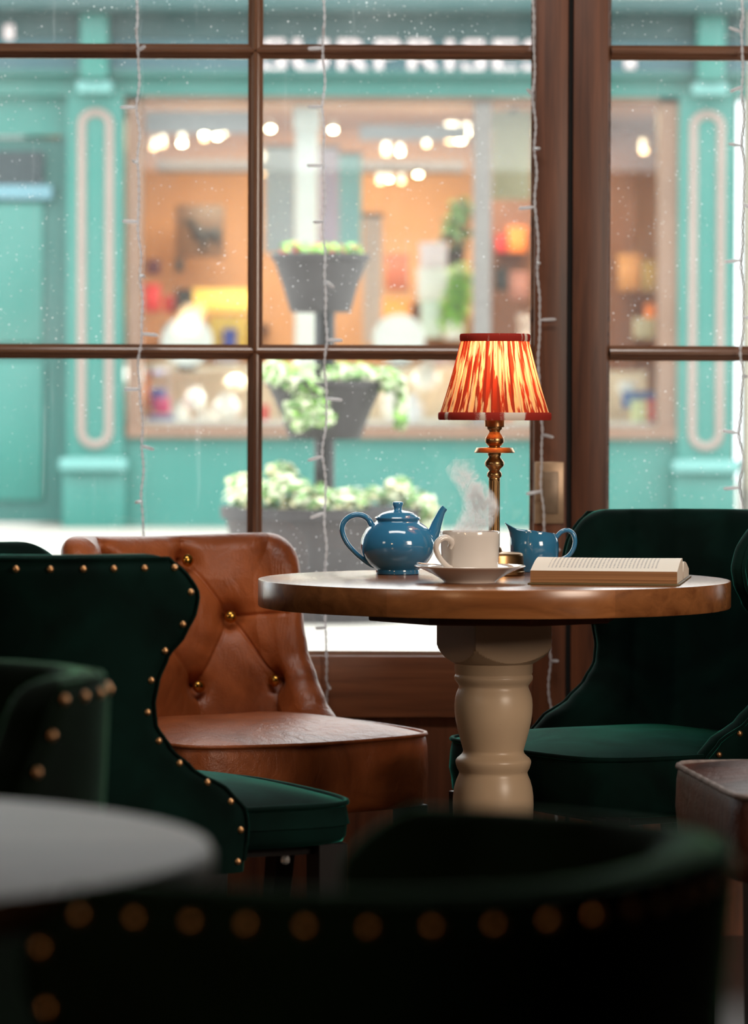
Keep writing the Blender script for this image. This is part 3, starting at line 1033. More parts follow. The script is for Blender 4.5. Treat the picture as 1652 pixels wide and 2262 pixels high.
# ------------------------------------------------------------------ cup, saucer, spoon
CXp, CYp = X(1038.5, 6.0), 6.0
sa = empty('saucer', (CXp, CYp, TZ))
tag(sa, 'wide white china saucer under the teacup', 'saucer')
lathed('dish', mm([(0, 4), (36, 4), (38.5, 0), (40.5, 0), (42, 2.5), (47, 6), (58, 12.5), (70, 18.5), (80, 22.5), (86.5, 24.6), (87.2, 25.6), (86.4, 26.5), (79, 24.8), (68, 21), (56, 15), (46, 9.5), (40, 8), (0, 7.5)]), M['white'], sa, 96)
cup = empty('teacup', (CXp, CYp, TZ + .0077))
tag(cup, 'steaming white china cup on the white saucer, handle to the left', 'cup')
lathed('bowl', mm([(0, 1.5), (26, 1.5), (27.5, 0), (29, 0), (31, 2), (37, 5), (41.5, 10), (43.6, 17), (44.6, 28), (45.4, 45), (46.2, 64), (46.6, 71), (46.2, 72), (45.2, 71.6), (44.4, 66), (43, 40), (42, 20), (38, 10), (28, 6), (0, 5.5)]), M['white'], cup, 96)
lathed('tea', mm([(0, 60), (44, 60), (44, 61), (0, 61)]), plain('milky_tea', srgb(150, 92, 50), .15), cup, 48)
k = .2563e-3
def cpx(x, y, r, dy): return ((x - 878) * k, dy, (735 - y) * k - .0077, r)
tubed('handle', smooth_path([cpx(757, 520, .0046, -.030), cpx(764, 490, .0048, -.034), cpx(742, 462, .0046, -.040), cpx(708, 460, .0043, -.044), cpx(676, 486, .0042, -.047), cpx(668, 525, .0041, -.047), cpx(684, 570, .0041, -.045), cpx(712, 608, .0042, -.041), cpx(742, 636, .0046, -.034), cpx(762, 645, .0046, -.028)], 6), .004, M['white'], cup, 14, squash=(1.25, 1.0))
spo = empty('teaspoon', (CXp - .060, CYp - .005, TZ + .027))
tag(spo, 'small steel teaspoon resting on the left rim of the saucer', 'spoon')
tubed('handle', smooth_path([(-.022, -.020, .0035, .0030), (-.012, -.016, .0022, .0024), (.004, -.010, .0012, .0016), (.022, .004, -.001, .0013), (.040, .022, -.004, .0014)], 5), .002, M['steel'], spo, 10, squash=(.6, 1.5))
bm = bmesh.new(); bmesh.ops.create_uvsphere(bm, u_segments=24, v_segments=12, radius=1)
for v in bm.verts: v.co = Vector((v.co.x * .017, v.co.y * .0115, v.co.z * .0035 + (.003 * (v.co.x ** 2 + v.co.y ** 2) if v.co.z > -.2 else 0)))
bmesh.ops.rotate(bm, verts=bm.verts, matrix=Matrix.Rotation(R(48), 3, 'Z'))
bmesh.ops.translate(bm, verts=bm.verts, vec=(.050, .034, -.006))
finish('spoon_bowl', bm, M['steel'], spo)

# steam: a small body of vapour above the cup
def steam_mat():
    t = NT('steam')
    t.n.remove(t.b)
    v = t.new('ShaderNodeVolumePrincipled')
    v.inputs['Color'].default_value = (1, 1, 1, 1); v.inputs['Anisotropy'].default_value = .7
    c = t.new('ShaderNodeTexCoord')
    def m(op, a, b=None, cc=None):
        n = t.new('ShaderNodeMath', operation=op)
        for i, q in enumerate((a, b, cc)):
            if q is None: continue
            if isinstance(q, (int, float)): n.inputs[i].default_value = q
            else: t.link(q, n.inputs[i])
        return n.outputs[0]
    sp = t.new('ShaderNodeSeparateXYZ'); t.link(c.outputs['Object'], sp.inputs[0])
    mp = t.new('ShaderNodeMapping'); mp.inputs['Scale'].default_value = (1, 1, .62); t.link(c.outputs['Object'], mp.inputs[0])
    n1 = t.new('ShaderNodeTexNoise'); n1.inputs['Scale'].default_value = 26; n1.inputs['Detail'].default_value = 2; t.link(mp.outputs[0], n1.inputs['Vector'])
    sub = t.new('ShaderNodeVectorMath', operation='SUBTRACT'); sub.inputs[1].default_value = (.5, .5, .5); t.link(n1.outputs['Color'], sub.inputs[0])
    scl = t.new('ShaderNodeVectorMath', operation='SCALE'); scl.inputs['Scale'].default_value = .1; t.link(sub.outputs[0], scl.inputs[0])
    ad = t.new('ShaderNodeVectorMath', operation='ADD'); t.link(mp.outputs[0], ad.inputs[0]); t.link(scl.outputs[0], ad.inputs[1])
    n2 = t.new('ShaderNodeTexNoise'); n2.inputs['Scale'].default_value = 34; n2.inputs['Detail'].default_value = 3; t.link(ad.outputs[0], n2.inputs['Vector'])
    ridge = m('SUBTRACT', 1.0, m('MULTIPLY', m('ABSOLUTE', m('SUBTRACT', n2.outputs[0], .5)), 9.0))
    ridge = m('POWER', m('MAXIMUM', ridge, 0.0), 2.3)
    # column that widens upward from the cup and bends
    z = sp.outputs['Z']
    cx = m('MULTIPLY', m('SINE', m('MULTIPLY', z, 46)), .016)
    dx = m('SUBTRACT', sp.outputs['X'], m('SUBTRACT', cx, .012))
    rr = m('SQRT', m('ADD', m('MULTIPLY', dx, dx), m('MULTIPLY', sp.outputs['Y'], sp.outputs['Y'])))
    rim = m('DIVIDE', rr, m('ADD', .034, m('MULTIPLY', z, -.08)))
    mask = m('MAXIMUM', m('SUBTRACT', 1.0, m('POWER', rim, 2.5)), 0.0)
    top = t.new('ShaderNodeMapRange'); top.inputs['From Min'].default_value = .108; top.inputs['From Max'].default_value = .05; t.link(z, top.inputs['Value'])
    bot = t.new('ShaderNodeMapRange'); bot.inputs['From Min'].default_value = -.015; bot.inputs['From Max'].default_value = .005; t.link(z, bot.inputs['Value'])
    low = m('MULTIPLY', m('POWER', top.outputs[0], 2.0), .025)
    dens = m('MULTIPLY', m('MULTIPLY', m('MULTIPLY', m('ADD', m('MULTIPLY', ridge, m('ADD', .15, top.outputs[0])), low), mask), bot.outputs[0]), 170.0)
    t.link(dens, v.inputs['Density'])
    t.link(v.outputs[0], t.out.inputs['Volume'])
    return t.m
st = lathed('steam', [(0, -.010), (.040, -.010), (.045, .01), (.052, .05), (.054, .09), (.040, .108), (0, .110)], steam_mat(), None, 32)
st.location = (CXp + .012, CYp, TZ + .080 + .004)
tag(st, 'wisps of white steam rising from the tea in the cup', 'steam'); st['kind'] = 'stuff'

# ------------------------------------------------------------------ milk jug
jg = empty('milk_jug', (X(1180.5, 6.39), 6.39, TZ))
tag(jg, 'small blue ceramic milk jug behind the open book', 'jug')
jp = mm([(0, 0), (31, 0), (32.5, 1), (33, 3), (33.2, 6), (36, 12), (39.4, 22), (40.8, 34), (40.8, 46), (39.4, 55), (37, 61.5), (35.6, 66), (35.4, 69), (34, 69.2), (33.4, 66), (35, 60), (38, 48), (38, 34), (34, 14), (20, 5), (0, 4)])
bm = bmesh.new(); lathe(bm, jp, 96)
for v in bm.verts:
    if v.co.z > .050:
        a = math.atan2(v.co.y, -v.co.x)      # 0 toward the spout on the left
        t = (v.co.z - .050) / .019
        g = math.exp(-(a / .38) ** 2)
        v.co.x -= .0145 * g * t ** 2.0
        v.co.z += .011 * g * t ** 1.5 + .0035 * math.cos(a) * t - .002 * t
        v.co.y *= 1 - .25 * g * t
finish('body', bm, M['blueglaze'], jg, angle=60)
k2 = .273e-3
def jpx(x, y): return ((x - 1268) * k2, 0, (665 - y) * k2)
tubed('handle', smooth_path([jpx(1388, 470), jpx(1404, 452), jpx(1430, 424), jpx(1466, 412), jpx(1500, 428), jpx(1515, 465), jpx(1513, 505), jpx(1496, 545), jpx(1466, 576), jpx(1425, 592), jpx(1395, 588)], 6), .0038, M['blueglaze'], jg, 14, squash=(1, 1.35))

# ------------------------------------------------------------------ open book
bk = empty('open_book', (X(1172, 5.925), 5.925, TZ), R(-8))
tag(bk, 'thick open book with brown-edged pages lying at the right of the round table', 'book')
BL, PW = .226, .150
def block(name, sgn, tf, tg, width):
    # cross-section in depth v (0 at the fore edge of this half), page surface swelling to the gutter
    n = 26
    sec = []
    for i in range(n + 1):
        t = i / n
        zt2 = tf + (tg - tf) * math.sin(min(1, t / .86) * PI / 2) ** 1.1
        if t > .86: zt2 = tg - (tg - .012) * ((t - .86) / .14) ** 2
        sec.append((width * t, .0035 + zt2))
    bm = bmesh.new(); uvl = bm.loops.layers.uv.new('UVMap')
    nu = 24
    top, bot = [], []
    for j in range(nu + 1):
        u = j / nu
        x = u * BL
        top.append([bm.verts.new((x + .003 * (tt[0] / width) * sgn * 0, tt[0], tt[1] - .0012 * (1 - (2 * u - 1) ** 2) * math.sin(tt[0] / width * PI))) for tt in sec])
        bot.append([bm.verts.new((x, sec[0][0] + .001, .0035)), bm.verts.new((x, sec[-1][0], .0035))])
    for j in range(nu):
        for i in range(n):
            f = bm.faces.new((top[j][i], top[j + 1][i], top[j + 1][i + 1], top[j][i + 1])); f.material_index = 1
            for lp, (a, b) in zip(f.loops, ((j, i), (j + 1, i), (j + 1, i + 1), (j, i + 1))): lp[uvl].uv = (a / nu, b / n)
        bm.faces.new((top[j][0], bot[j][0], bot[j + 1][0], top[j + 1][0]))
        bm.faces.new((top[j][-1], top[j + 1][-1], bot[j + 1][1], bot[j][1]))
        bm.faces.new((bot[j][0], bot[j][1], bot[j + 1][1], bot[j + 1][0]))
    for j in (0, nu):
        f = bm.faces.new(top[j] + [bot[j][1], bot[j][0]]); f.material_index = 2
    if sgn < 0:
        for v in bm.verts: v.co.y = 2 * PW + .006 - v.co.y
    return finish(name, bm, [M['edges'], M['print'], M['paper']], bk, angle=35)
block('page_block', 1, .0185, .0345, PW)
block('page_block', -1, .011, .027, PW)
bm = bmesh.new()
box(bm, (-.004, -.004, 0), (BL + .004, PW - .004, .003), .001)
box(bm, (-.004, PW + .010, 0), (BL + .004, 2 * PW + .010, .003), .001)
box(bm, (-.004, PW - .005, .0), (BL + .004, PW + .011, .0026), .001)
finish('cover', bm, M['cover'], bk)

# ------------------------------------------------------------------ tabletop at the left
t2 = empty('round_table', (-.50, 2.65, 0))
tag(t2, 'out-of-focus round table with a greyish wooden top at the left edge', 'table')
M['grey_top'] = wood('weathered_top', srgb(70, 50, 36), srgb(124, 98, 78), 0, .5, .8, planks=8, spec=.3)
lathed('tabletop', [(0, .692), (.378, .692), (.385, .695), (.39, .701), (.39, .714), (.387, .719), (.383, .72), (0, .72)], M['grey_top'], t2, 96)
lathed('pedestal', [(.16, 0), (.16, .02), (.05, .05), (.035, .12), (.05, .3), (.06, .42), (.04, .5), (.045, .62), (.09, .67), (.12, .692)], M['cream'], t2, 40)

# ================================================================== outside
struct(abox('pavement', (-16, YW + .2, GZ - .3), (16, 34, GZ), plain('pale_paving', srgb(178, 174, 166), .6, 0, .08, 3)))

FY = 20.0
def fx(px): return X(px, FY)
def fz(py): return zof(py, FY)
teal = plain('teal_paint', (.028, .175, .147, 1), .38, 0, .05, 2)
teal_d = plain('darker_teal_paint', (.019, .115, .10, 1), .42, 0, .1, 2)  # darker teal for the door, jamb and drip moulding
teal_k = plain('shaded_teal_board', (.014, .06, .06, 1), .5, 0, .1, 2)  # cornice boards darkened: their shade is put into the colour
teal_l = plain('sky_lit_teal_paint', (.13, .33, .31, 1), .4, 0, .04, 2)  # teal lightened on the pilaster caps to paint in sky light
blue_t = plain('blue_teal_sign', (.038, .118, .14, 1), .45, 0, .05, 2)
brownf = plain('brown_frame', srgb(120, 92, 74), .5, 0, .08, 4)
mold = plain('taupe_moulding', srgb(150, 130, 122), .5, 0, .05, 4)
dark = plain('dark_board', (.02, .025, .025, 1), .5)
stone = plain('beige_render', srgb(176, 168, 150), .8, 0, .1, 2)
letterm = plain('pale_pink_letters', srgb(232, 214, 214), .5, 0, .03)

shop = empty('shopfront', (fx(900), FY, GZ))
tag(shop, 'teal shopfront with a SURPRISES sign across the street', 'building')
def fb(name, p0, p1, y0, y1, mat, parent=shop, bev=0):
    """box spanning px corners p0..p1 on the front, from depth y0 to y1 (metres from the facade plane, + is away)"""
    o = Vector((fx(900), FY, GZ)) if parent is not None else Vector((0, 0, 0))
    if parent is not None and parent is not shop: o = o + parent.location if parent.parent else parent.location
    lo_ = Vector((fx(p0[0]), FY + y0, fz(p1[1]))) - o
    hi_ = Vector((fx(p1[0]), FY + y1, fz(p0[1]))) - o
    return abox(name, lo_, hi_, mat, parent, bev)

def pilaster(c):
    s = fb('pilaster', (c - 62, 175), (c + 62, 1170), -.06, .3, teal)
    def sub(name, p0, p1, y0, y1, mat, bev=0):
        o = Vector((fx(900), FY, GZ))
        return abox(name, Vector((fx(p0[0]), FY + y0, fz(p1[1]))) - o, Vector((fx(p1[0]), FY + y1, fz(p0[1]))) - o, mat, s, bev)
    sub('capital', (c - 38, 186), (c + 40, 214), -.20, -.055, teal_l, .012)
    sub('corbel', (c - 30, -30), (c + 34, 186), -.26, -.055, teal, .03)
    sub('plinth_cap', (c - 76, 1012), (c + 74, 1042), -.18, -.055, teal_l, .02)
    sub('plinth', (c - 70, 1040), (c + 68, 1175), -.11, -.055, teal, .01)
    # raised rounded moulding
    bm = bmesh.new()
    x0, x1, za, zb2 = fx(c - 30), fx(c + 31), fz(985), fz(252)
    r = fx(c + 31) - fx(c)
    pts = []
    o = Vector((fx(900), FY, GZ))
    for i in range(13):
        a = PI * i / 12
        pts.append(((x0 + x1) / 2 + (x1 - x0) / 2 * math.cos(a), zb2 - .06 + .06 * math.sin(a)))
    for i in range(13):
        a = PI + PI * i / 12
        pts.append(((x0 + x1) / 2 + (x1 - x0) / 2 * math.cos(a), za + .07 + .07 * math.sin(a)))
    tube(bm, [(x - o.x, -.062, z - o.z) for x, z in pts], .022, 8, closed=True)
    finish('moulding', bm, mold, s)
pilaster(211)
pilaster(1555)
# pieces of wall round the door, window and fascia
fb('stall_riser', (273, 965), (1493, 1172), 0, .3, teal)
fb('door_head', (-420, 190), (149, 300), .05, .3, teal)
fb('door_jamb', (132, 300), (149, 1165), .05, .3, teal_d)
fb('fascia', (-420, 92), (1640, 172), -.10, .3, blue_t)
fb('fascia_moulding', (-420, 172), (1640, 214), -.05, .3, teal)
fb('cornice', (-420, 8), (1640, 44), -.42, .3, teal_k, bev=.03)
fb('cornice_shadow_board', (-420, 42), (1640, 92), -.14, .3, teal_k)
fb('drip_moulding', (-420, 160), (1640, 176), -.17, .3, teal_d, bev=.01)
fb('upper_wall', (-2600, -330), (1639, 8), -.03, .3, stone)
fb('side_wall', (-2600, 8), (-418, 1175), 0, .3, stone)
# lettering
def letters(txt, px0, px1, py0, py1, parent):
    cu = bpy.data.curves.new('lettering', 'FONT')
    cu.body = txt
    cu.extrude = .012; cu.offset = .022; cu.space_character = 1.14
    o = bpy.data.objects.new('lettering', cu); COL.objects.link(o)
    bpy.context.view_layer.update()
    dg = bpy.context.evaluated_depsgraph_get()
    me = bpy.data.meshes.new_from_object(o.evaluated_get(dg))
    bpy.data.objects.remove(o)
    xs = [v.co.x for v in me.vertices]; ys = [v.co.y for v in me.vertices]
    sx = (fx(px1) - fx(px0)) / (max(xs) - min(xs)); sy = (fz(py0) - fz(py1)) / (max(ys) - min(ys))
    for v in me.vertices:
        v.co = Vector((fx(px0) + (v.co.x - min(xs)) * sx - fx(900), -.105 - (v.co.z + .012) * 1.0, fz(py1) + (v.co.y - min(ys)) * sy - GZ))
    me.materials.append(letterm)
    n = bpy.data.objects.new('lettering', me); COL.objects.link(n); n.parent = parent
    return n
letters('SURPRISES', 578, 1202, 88, 166, shop)
for i, (a, b, c, d) in enumerate(((14, 62, 36, 96), (1371, 128, 1396, 156))):
    fb('sign_mark', (a, b), (c, d), -.16 if i == 0 else -.12, -.10, letterm, bev=.01)
# the door at the left
dr = fb('door', (-90, 305), (132, 1158), .10, .16, teal_d)
def dsub(name, p0, p1, y0, y1, mat, bev=0):
    o = Vector((fx(900), FY, GZ))
    return abox(name, Vector((fx(p0[0]), FY + y0, fz(p1[1]))) - o, Vector((fx(p1[0]), FY + y1, fz(p0[1]))) - o, mat, dr, bev)
dsub('door_glass', (-60, 335), (92, 415), .06, .10, plain('dark_glass', (.03, .045, .05, 1), .3, spec=.3))
dsub('door_panel', (-60, 450), (92, 760), .075, .10, teal, .01)
dsub('door_panel', (-60, 800), (92, 1110), .075, .10, teal, .01)
dsub('door_rail', (-75, 410), (112, 440), .05, .10, plain('slate_blue_paint', srgb(96, 138, 150), .4))
# window frame of the shop
fr = fb('window_frame', (281, 214), (312, 968), -.03, .12, brownf)
fb('window_frame', (1450, 214), (1493, 968), -.03, .12, brownf)
fb('window_frame', (281, 940), (1493, 968), -.05, .12, brownf)
fb('window_frame', (281, 208), (1493, 226), -.03, .12, brownf)
fb('mullion', (1043, 222), (1082, 945), -.03, .12, plain('grey_mullion', srgb(112, 108, 104), .5))
SG = NT('shop_glass')
tr = SG.new('ShaderNodeBsdfTransparent'); tr.inputs[0].default_value = (.95, .97, .96, 1)
gl = SG.new('ShaderNodeBsdfGlossy'); gl.inputs['Roughness'].default_value = .02
fre = SG.new('ShaderNodeFresnel'); mxs = SG.new('ShaderNodeMixShader')
SG.link(fre.outputs[0], mxs.inputs[0]); SG.link(tr.outputs[0], mxs.inputs[1]); SG.link(gl.outputs[0], mxs.inputs[2]); SG.link(mxs.outputs[0], SG.out.inputs['Surface'])
fb('shop_pane', (310, 224), (1045, 942), .03, .04, SG.m)
fb('shop_pane', (1080, 224), (1452, 942), .03, .04, SG.m)
# the room behind the shop window
ochre = plain('ochre_wall', srgb(190, 140, 98), .8, 0, .12, 1.5)
fb('shop_back_wall', (60, 120), (1636, 1100), 3.0, 3.1, ochre)
fb('shop_side_wall', (40, 120), (75, 1100), .3, 3.1, ochre)
fb('shop_side_wall', (1600, 120), (1636, 1100), .3, 3.1, ochre)
fb('shop_ceiling', (60, 165), (1636, 190), .3, 3.1, plain('shop_ceiling', srgb(170, 140, 108), .8))
fb('shop_floor', (60, 1060), (1636, 1085), .3, 3.1, plain('shop_floor', srgb(120, 80, 50), .6))
fb('display_shelf', (300, 930), (1460, 952), .13, .75, plain('white_shelf', srgb(225, 222, 216), .5))
fb('display_back', (305, 814), (1455, 934), .95, 1.0, plain('pale_backboard', srgb(226, 212, 190), .6))
fb('display_shelf', (305, 806), (1040, 814), .5, .95, plain('cream_shelf', srgb(220, 205, 180), .5))
fb('transom_panel', (312, 236), (560, 285), .35, .38, plain('lilac_grey_panel', srgb(160, 156, 160), .6))
fb('transom_panel', (790, 262), (1035, 296), .45, .48, bpy.data.materials['lilac_grey_panel'])
fb('ceiling_beam', (312, 318), (1035, 345), 1.3, 1.5, plain('grey_beam', srgb(104, 94, 92), .7))
fb('wall_shelf', (300, 694), (560, 706), 2.5, 3.0, plain('walnut_shelf', srgb(82, 50, 34), .6))
fb('wall_shelf', (850, 640), (1040, 650), 2.5, 3.0, bpy.data.materials['walnut_shelf'])
fb('wall_shelf', (1085, 560), (1450, 570), 2.2, 3.0, bpy.data.materials['walnut_shelf'])
fb('partition', (1100, 226), (1455, 945), 2.0, 2.1, plain('brown_partition', srgb(104, 66, 48), .7, 0, .2, 3))

# neighbouring beige building at the right
nb = empty('neighbouring_building', (fx(1800), FY, GZ))
tag(nb, 'beige rendered building to the right of the teal shopfront', 'building')
o = Vector((fx(1800), FY, GZ))
abox('wall', Vector((fx(1646), FY - .05, GZ - .2)) - o, Vector((fx(3600), FY + .3, fz(-330))) - o, stone, nb)
abox('plinth', Vector((fx(1646), FY - .09, GZ - .2)) - o, Vector((fx(3600), FY - .05, fz(1080))) - o, plain('grey_plinth', srgb(130, 126, 118), .8), nb)

# ---- things inside the shop window
def at(px, py, d):
    Y = FY + d
    return Vector((X(px, Y), Y, zof(py, Y)))
def sitem(name, label, cat, px, py, d, group=None):
    e = empty(name, at(px, py, d)); tag(e, label, cat, group); return e
def shop_mat(n, c, r=.4): return plain('shop_' + n, srgb(*c), r, 0, .05, 6)
W_, K_ = shop_mat('white', (238, 238, 234)), shop_mat('black', (22, 20, 22))
RED, BLU, PNK, YEL, ORG, GRN, LIL, CRM = [shop_mat(n, c) for n, c in (('red', (196, 36, 40)), ('blue', (44, 62, 160)), ('pink', (214, 60, 120)), ('yellow', (240, 200, 90)), ('orange', (232, 128, 50)), ('green', (110, 176, 84)), ('lilac', (190, 186, 206)), ('cream', (232, 214, 186)))]
GLOWW = glow('spot_warm', (1, .80, .5, 1), 60)
GLOWD = glow('spot_dim', (1, .62, .32, 1), 9)
spots = [(355, 282, .9, 0, 1), (400, 319, 1.2, 0, 1), (449, 298, 1.0, 0, 1), (449, 308, 1.6, 1, 1), (478, 303, 1.2, 0, 1), (492, 294, 1.4, 0, 1), (338, 328, 1.9, 1, 1), (356, 322, 2.1, 1, 1),
         (595, 286, .9, 0, 1), (733, 288, .9, 0, 1), (583, 380, 2.4, 1, 2), (1014, 309, .9, 0, 1.3), (1026, 294, 1.2, 0, 1), (995, 308, 1.7, 1, 2), (850, 338, 1.6, 1, 1), (881, 337, 1.4, 0, .8), (939, 320, 2.0, 1, .8),
         (838, 401, 2.4, 1, 1.2), (857, 397, 2.2, 0, .6), (884, 401, 2.5, 1, 1), (921, 385, 1.9, 0, 1), (1418, 332, 1.5, 1, 1.2)]
for i, (px, py, d, dim, sz) in enumerate(spots):
    r = .017 * sz
    sp_ = sitem('spotlight', 'small glowing warm spotlight under the ceiling inside the teal shop', 'spotlight', px, py, d, 'glowing spotlights inside the shop')
    lathed('lamp_head', [(.0, -.5 * r), (r * .8, -.45 * r), (r, 0), (r * .8, .45 * r), (0, .5 * r)], GLOWD if dim else GLOWW, sp_, 16)
    lathed('housing', [(r * 1.0, .5 * r), (r * 1.15, .7 * r), (r * .9, 3.2 * r), (0, 3.2 * r)], W_, sp_, 16)
for px, py, d, nm in ((412, 757, .16, 'large white plate standing upright left of the planter, in the shop window'), (880, 750, .16, 'large white plate standing upright right of the planter, in the shop window')):
    e = sitem('display_plate', nm, 'plate', px, py, d)
    bm = bmesh.new(); lathe(bm, [(0, 0), (.08, 0), (.135, .012), (.137, .016), (.132, .018), (.08, .008), (0, .008)], 48)
    bmesh.ops.rotate(bm, verts=bm.verts, matrix=Matrix.Rotation(R(72), 3, 'X'))
    finish('dish', bm, W_, e)
    abox('stand', (-.05, .02, -.150), (.05, .08, -.125), K_, e)
# picture with a dark shape
e = sitem('framed_picture', 'brown framed picture with a black animal shape on the shop wall', 'picture', 440, 512, 2.6)
s = (FY + 2.6) / F
abox('frame', (-54 * s, -.02, -58 * s), (54 * s, .03, 58 * s), shop_mat('brown', (92, 64, 42)), e, .01)
bm = bmesh.new()
for (cx, cz, rx, rz, a) in ((-18, 16, 16, 9, -35), (0, -6, 20, 16, -30), (26, -6, 22, 14, 15), (8, -28, 7, 18, 10), (40, -14, 8, 18, -10)):
    b2 = bmesh.new(); bmesh.ops.create_uvsphere(b2, u_segments=16, v_segments=8, radius=1)
    for v in b2.verts:
        x, z = v.co.x * rx, v.co.z * rz
        ca, sa_ = math.cos(R(a)), math.sin(R(a))
        v.co = Vector(((cx + x * ca - z * sa_) * s, -.025 + v.co.y * .015, (cz + x * sa_ + z * ca) * s))
    me = bpy.data.meshes.new('t'); b2.to_mesh(me); b2.free(); bm.from_mesh(me); bpy.data.meshes.remove(me)
finish('animal_shape', bm, K_, e)
# white column and posters behind the planter
e = sitem('display_column', 'bright white column inside the shop window behind the top planter pot', 'column', 675, 930, .5)
s = (FY + .5) / F
abox('shaft', (-25 * s, -.08, 0), (25 * s, .08, 640 * s), W_, e, .01)
abox('capital', (-30 * s, -.09, 640 * s), (30 * s, .09, 690 * s), W_, e, .01)
for (x0, x1, y0, y1, c, nm) in ((583, 648, 330, 560, (170, 184, 196), 'pale blue-grey hanging banner left of the white column in the shop'), (702, 745, 330, 560, (178, 170, 196), 'lilac hanging banner right of the white column in the shop'), (746, 796, 345, 575, (132, 186, 196), 'turquoise hanging banner beside the lilac one in the shop'), (800, 842, 480, 760, (186, 168, 160), 'narrow greyish pink panel behind the top planter pot')):
    s = (FY + 1.1) / F
    e = sitem('hanging_banner', nm, 'banner', (x0 + x1) / 2, y1, 1.1)
    abox('cloth', (-(x1 - x0) / 2 * s, 0, 0), ((x1 - x0) / 2 * s, .02, (y1 - y0) * s), shop_mat('b%d' % x0, c, .7), e)
    abox('rod', (-(x1 - x0) / 2 * s - .01, -.005, (y1 - y0) * s), ((x1 - x0) / 2 * s + .01, .025, (y1 - y0) * s + .02), K_, e)
# roller blind at the right bay
e = sitem('roller_blind', 'beige roller blind pulled down in the right bay of the shop window', 'blind', 1130, 440, .35)
s = (FY + .35) / F
abox('cloth', (-46 * s, 0, 0), (40 * s, .01, 195 * s), shop_mat('blind', (176, 166, 132), .8), e)
lathed('roller', [(0, -.02), (.025, -.02), (.025, .0), (0, 0)], K_, e, 12, (0, 0, 200 * s))
# crates, boxes, vases, bowls
def sbox(px0, py0, px1, py1, d, m, nm, name='gift_box', cat='box', depth=.12):
    s = (FY + d) / F
    e = sitem(name, nm, cat, (px0 + px1) / 2, py1, d)
    w, h = (px1 - px0) / 2 * s, (py1 - py0) * s
    abox('carton', (-w, 0, 0), (w, depth, h * .82), m, e, .004)
    abox('lid', (-w - .004, -.004, h * .82), (w + .004, depth + .004, h), m, e, .004)
def svase(px, py0, py1, r, d, m, nm, name='vase', cat='vase'):
    s = (FY + d) / F
    e = sitem(name, nm, cat, px, py1, d)
    h = (py1 - py0) * s; r *= s
    lathed('body', [(0, 0), (r * .6, 0), (r * .9, h * .15), (r, h * .4), (r * .8, h * .65), (r * .45, h * .8), (r * .5, h)], m, e, 24, cap=False)
def sbowl(px, py0, py1, r, d, m, nm):
    s = (FY + d) / F
    e = sitem('bowl', nm, 'bowl', px, py1, d)
    h = (py1 - py0) * s; r *= s
    lathed('dish', [(0, 0), (r * .5, 0), (r * .85, h * .4), (r, h), (r * .93, h), (r * .75, h * .45), (0, h * .2)], m, e, 32)
sbox(318, 630, 350, 690, 2.2, RED, 'red box on the back shelf at the left of the shop window')
sbox(360, 655, 385, 692, 2.4, RED, 'small scarlet box beside the larger red one on the shop shelf')
sbox(388, 640, 422, 700, 2.3, K_, 'black box next to the red boxes on the shop shelf')
sbox(322, 575, 352, 608, 2.6, shop_mat('plum', (70, 22, 40)), 'dark plum box high at the left of the shop')
sbox(385, 572, 402, 602, 2.6, K_, 'tiny black box under the framed picture in the shop')
sbox(425, 640, 548, 690, 2.35, shop_mat('glow_yellow', (255, 214, 110)), 'long box coloured with a yellow lamp glow on the walnut shelf')  # glow of a lamp-lit display put into the yellow
sbox(462, 700, 545, 770, 1.0, YEL, 'yellow box right of the left display plate')
sbox(492, 728, 520, 790, .9, BLU, 'blue box in front of the yellow one by the left plate')
sbox(300, 812, 330, 905, .7, ORG, 'orange box at the lower left corner of the shop window')
sbox(330, 860, 362, 902, .55, BLU, 'royal blue box at the lower left of the shop window')
sbox(338, 880, 372, 915, .5, PNK, 'magenta box overlapping the royal blue one')
sbox(326, 920, 385, 950, .3, BLU, 'low blue box along the bottom of the shop window')
sbox(575, 895, 592, 935, .4, RED, 'red box left of the middle planter pot')
sbox(655, 700, 700, 770, 1.6, YEL, 'yellow box behind the planter pole')
sbox(700, 720, 735, 780, 1.3, BLU, 'dark blue box behind the planter pole')
sbox(925, 535, 985, 590, .8, shop_mat('blush', (232, 214, 220)), 'pale pink box topping the tall display right of the planter')
sbox(920, 592, 990, 660, .8, W_, 'white box beneath the pale pink one')
sbox(928, 662, 975, 745, .8, shop_mat('mint', (214, 232, 222)), 'mint white box at the foot of the stacked display')
sbox(1090, 590, 1120, 640, 1.5, K_, 'black box in the right bay under the blind')
sbox(1125, 600, 1165, 660, 1.6, shop_mat('rose', (178, 120, 110)), 'dusty rose box in the right bay under the blind')
sbox(1095, 520, 1116, 556, 1.9, RED, 'red box on the right bay shelf')
sbox(1120, 500, 1160, 556, 1.9, ORG, 'orange box on the right bay shelf')
sbox(1365, 840, 1400, 870, .6, W_, 'white carton at the bottom of the far right bay')
sbox(1375, 862, 1455, 900, .45, shop_mat('cobalt', (40, 92, 160)), 'cobalt blue carton at the bottom of the far right bay')
sbox(1395, 882, 1430, 935, .35, shop_mat('pistachio', (206, 220, 170)), 'pistachio green carton in front of the cobalt one')
sbox(1430, 880, 1452, 945, .3, RED, 'red carton at the bottom right corner of the shop window')
sbox(1400, 700, 1445, 745, .9, shop_mat('sand', (200, 190, 160)), 'sand coloured carton in the far right bay')
sbox(1425, 670, 1452, 705, 1.0, ORG, 'orange carton above the sand coloured one')
sbox(1365, 560, 1410, 640, 1.8, shop_mat('tanbox', (176, 128, 78)), 'tan carton in the far right bay')
sbox(1415, 575, 1448, 640, 1.8, shop_mat('olive', (140, 118, 60)), 'olive carton beside the tan one in the far right bay')
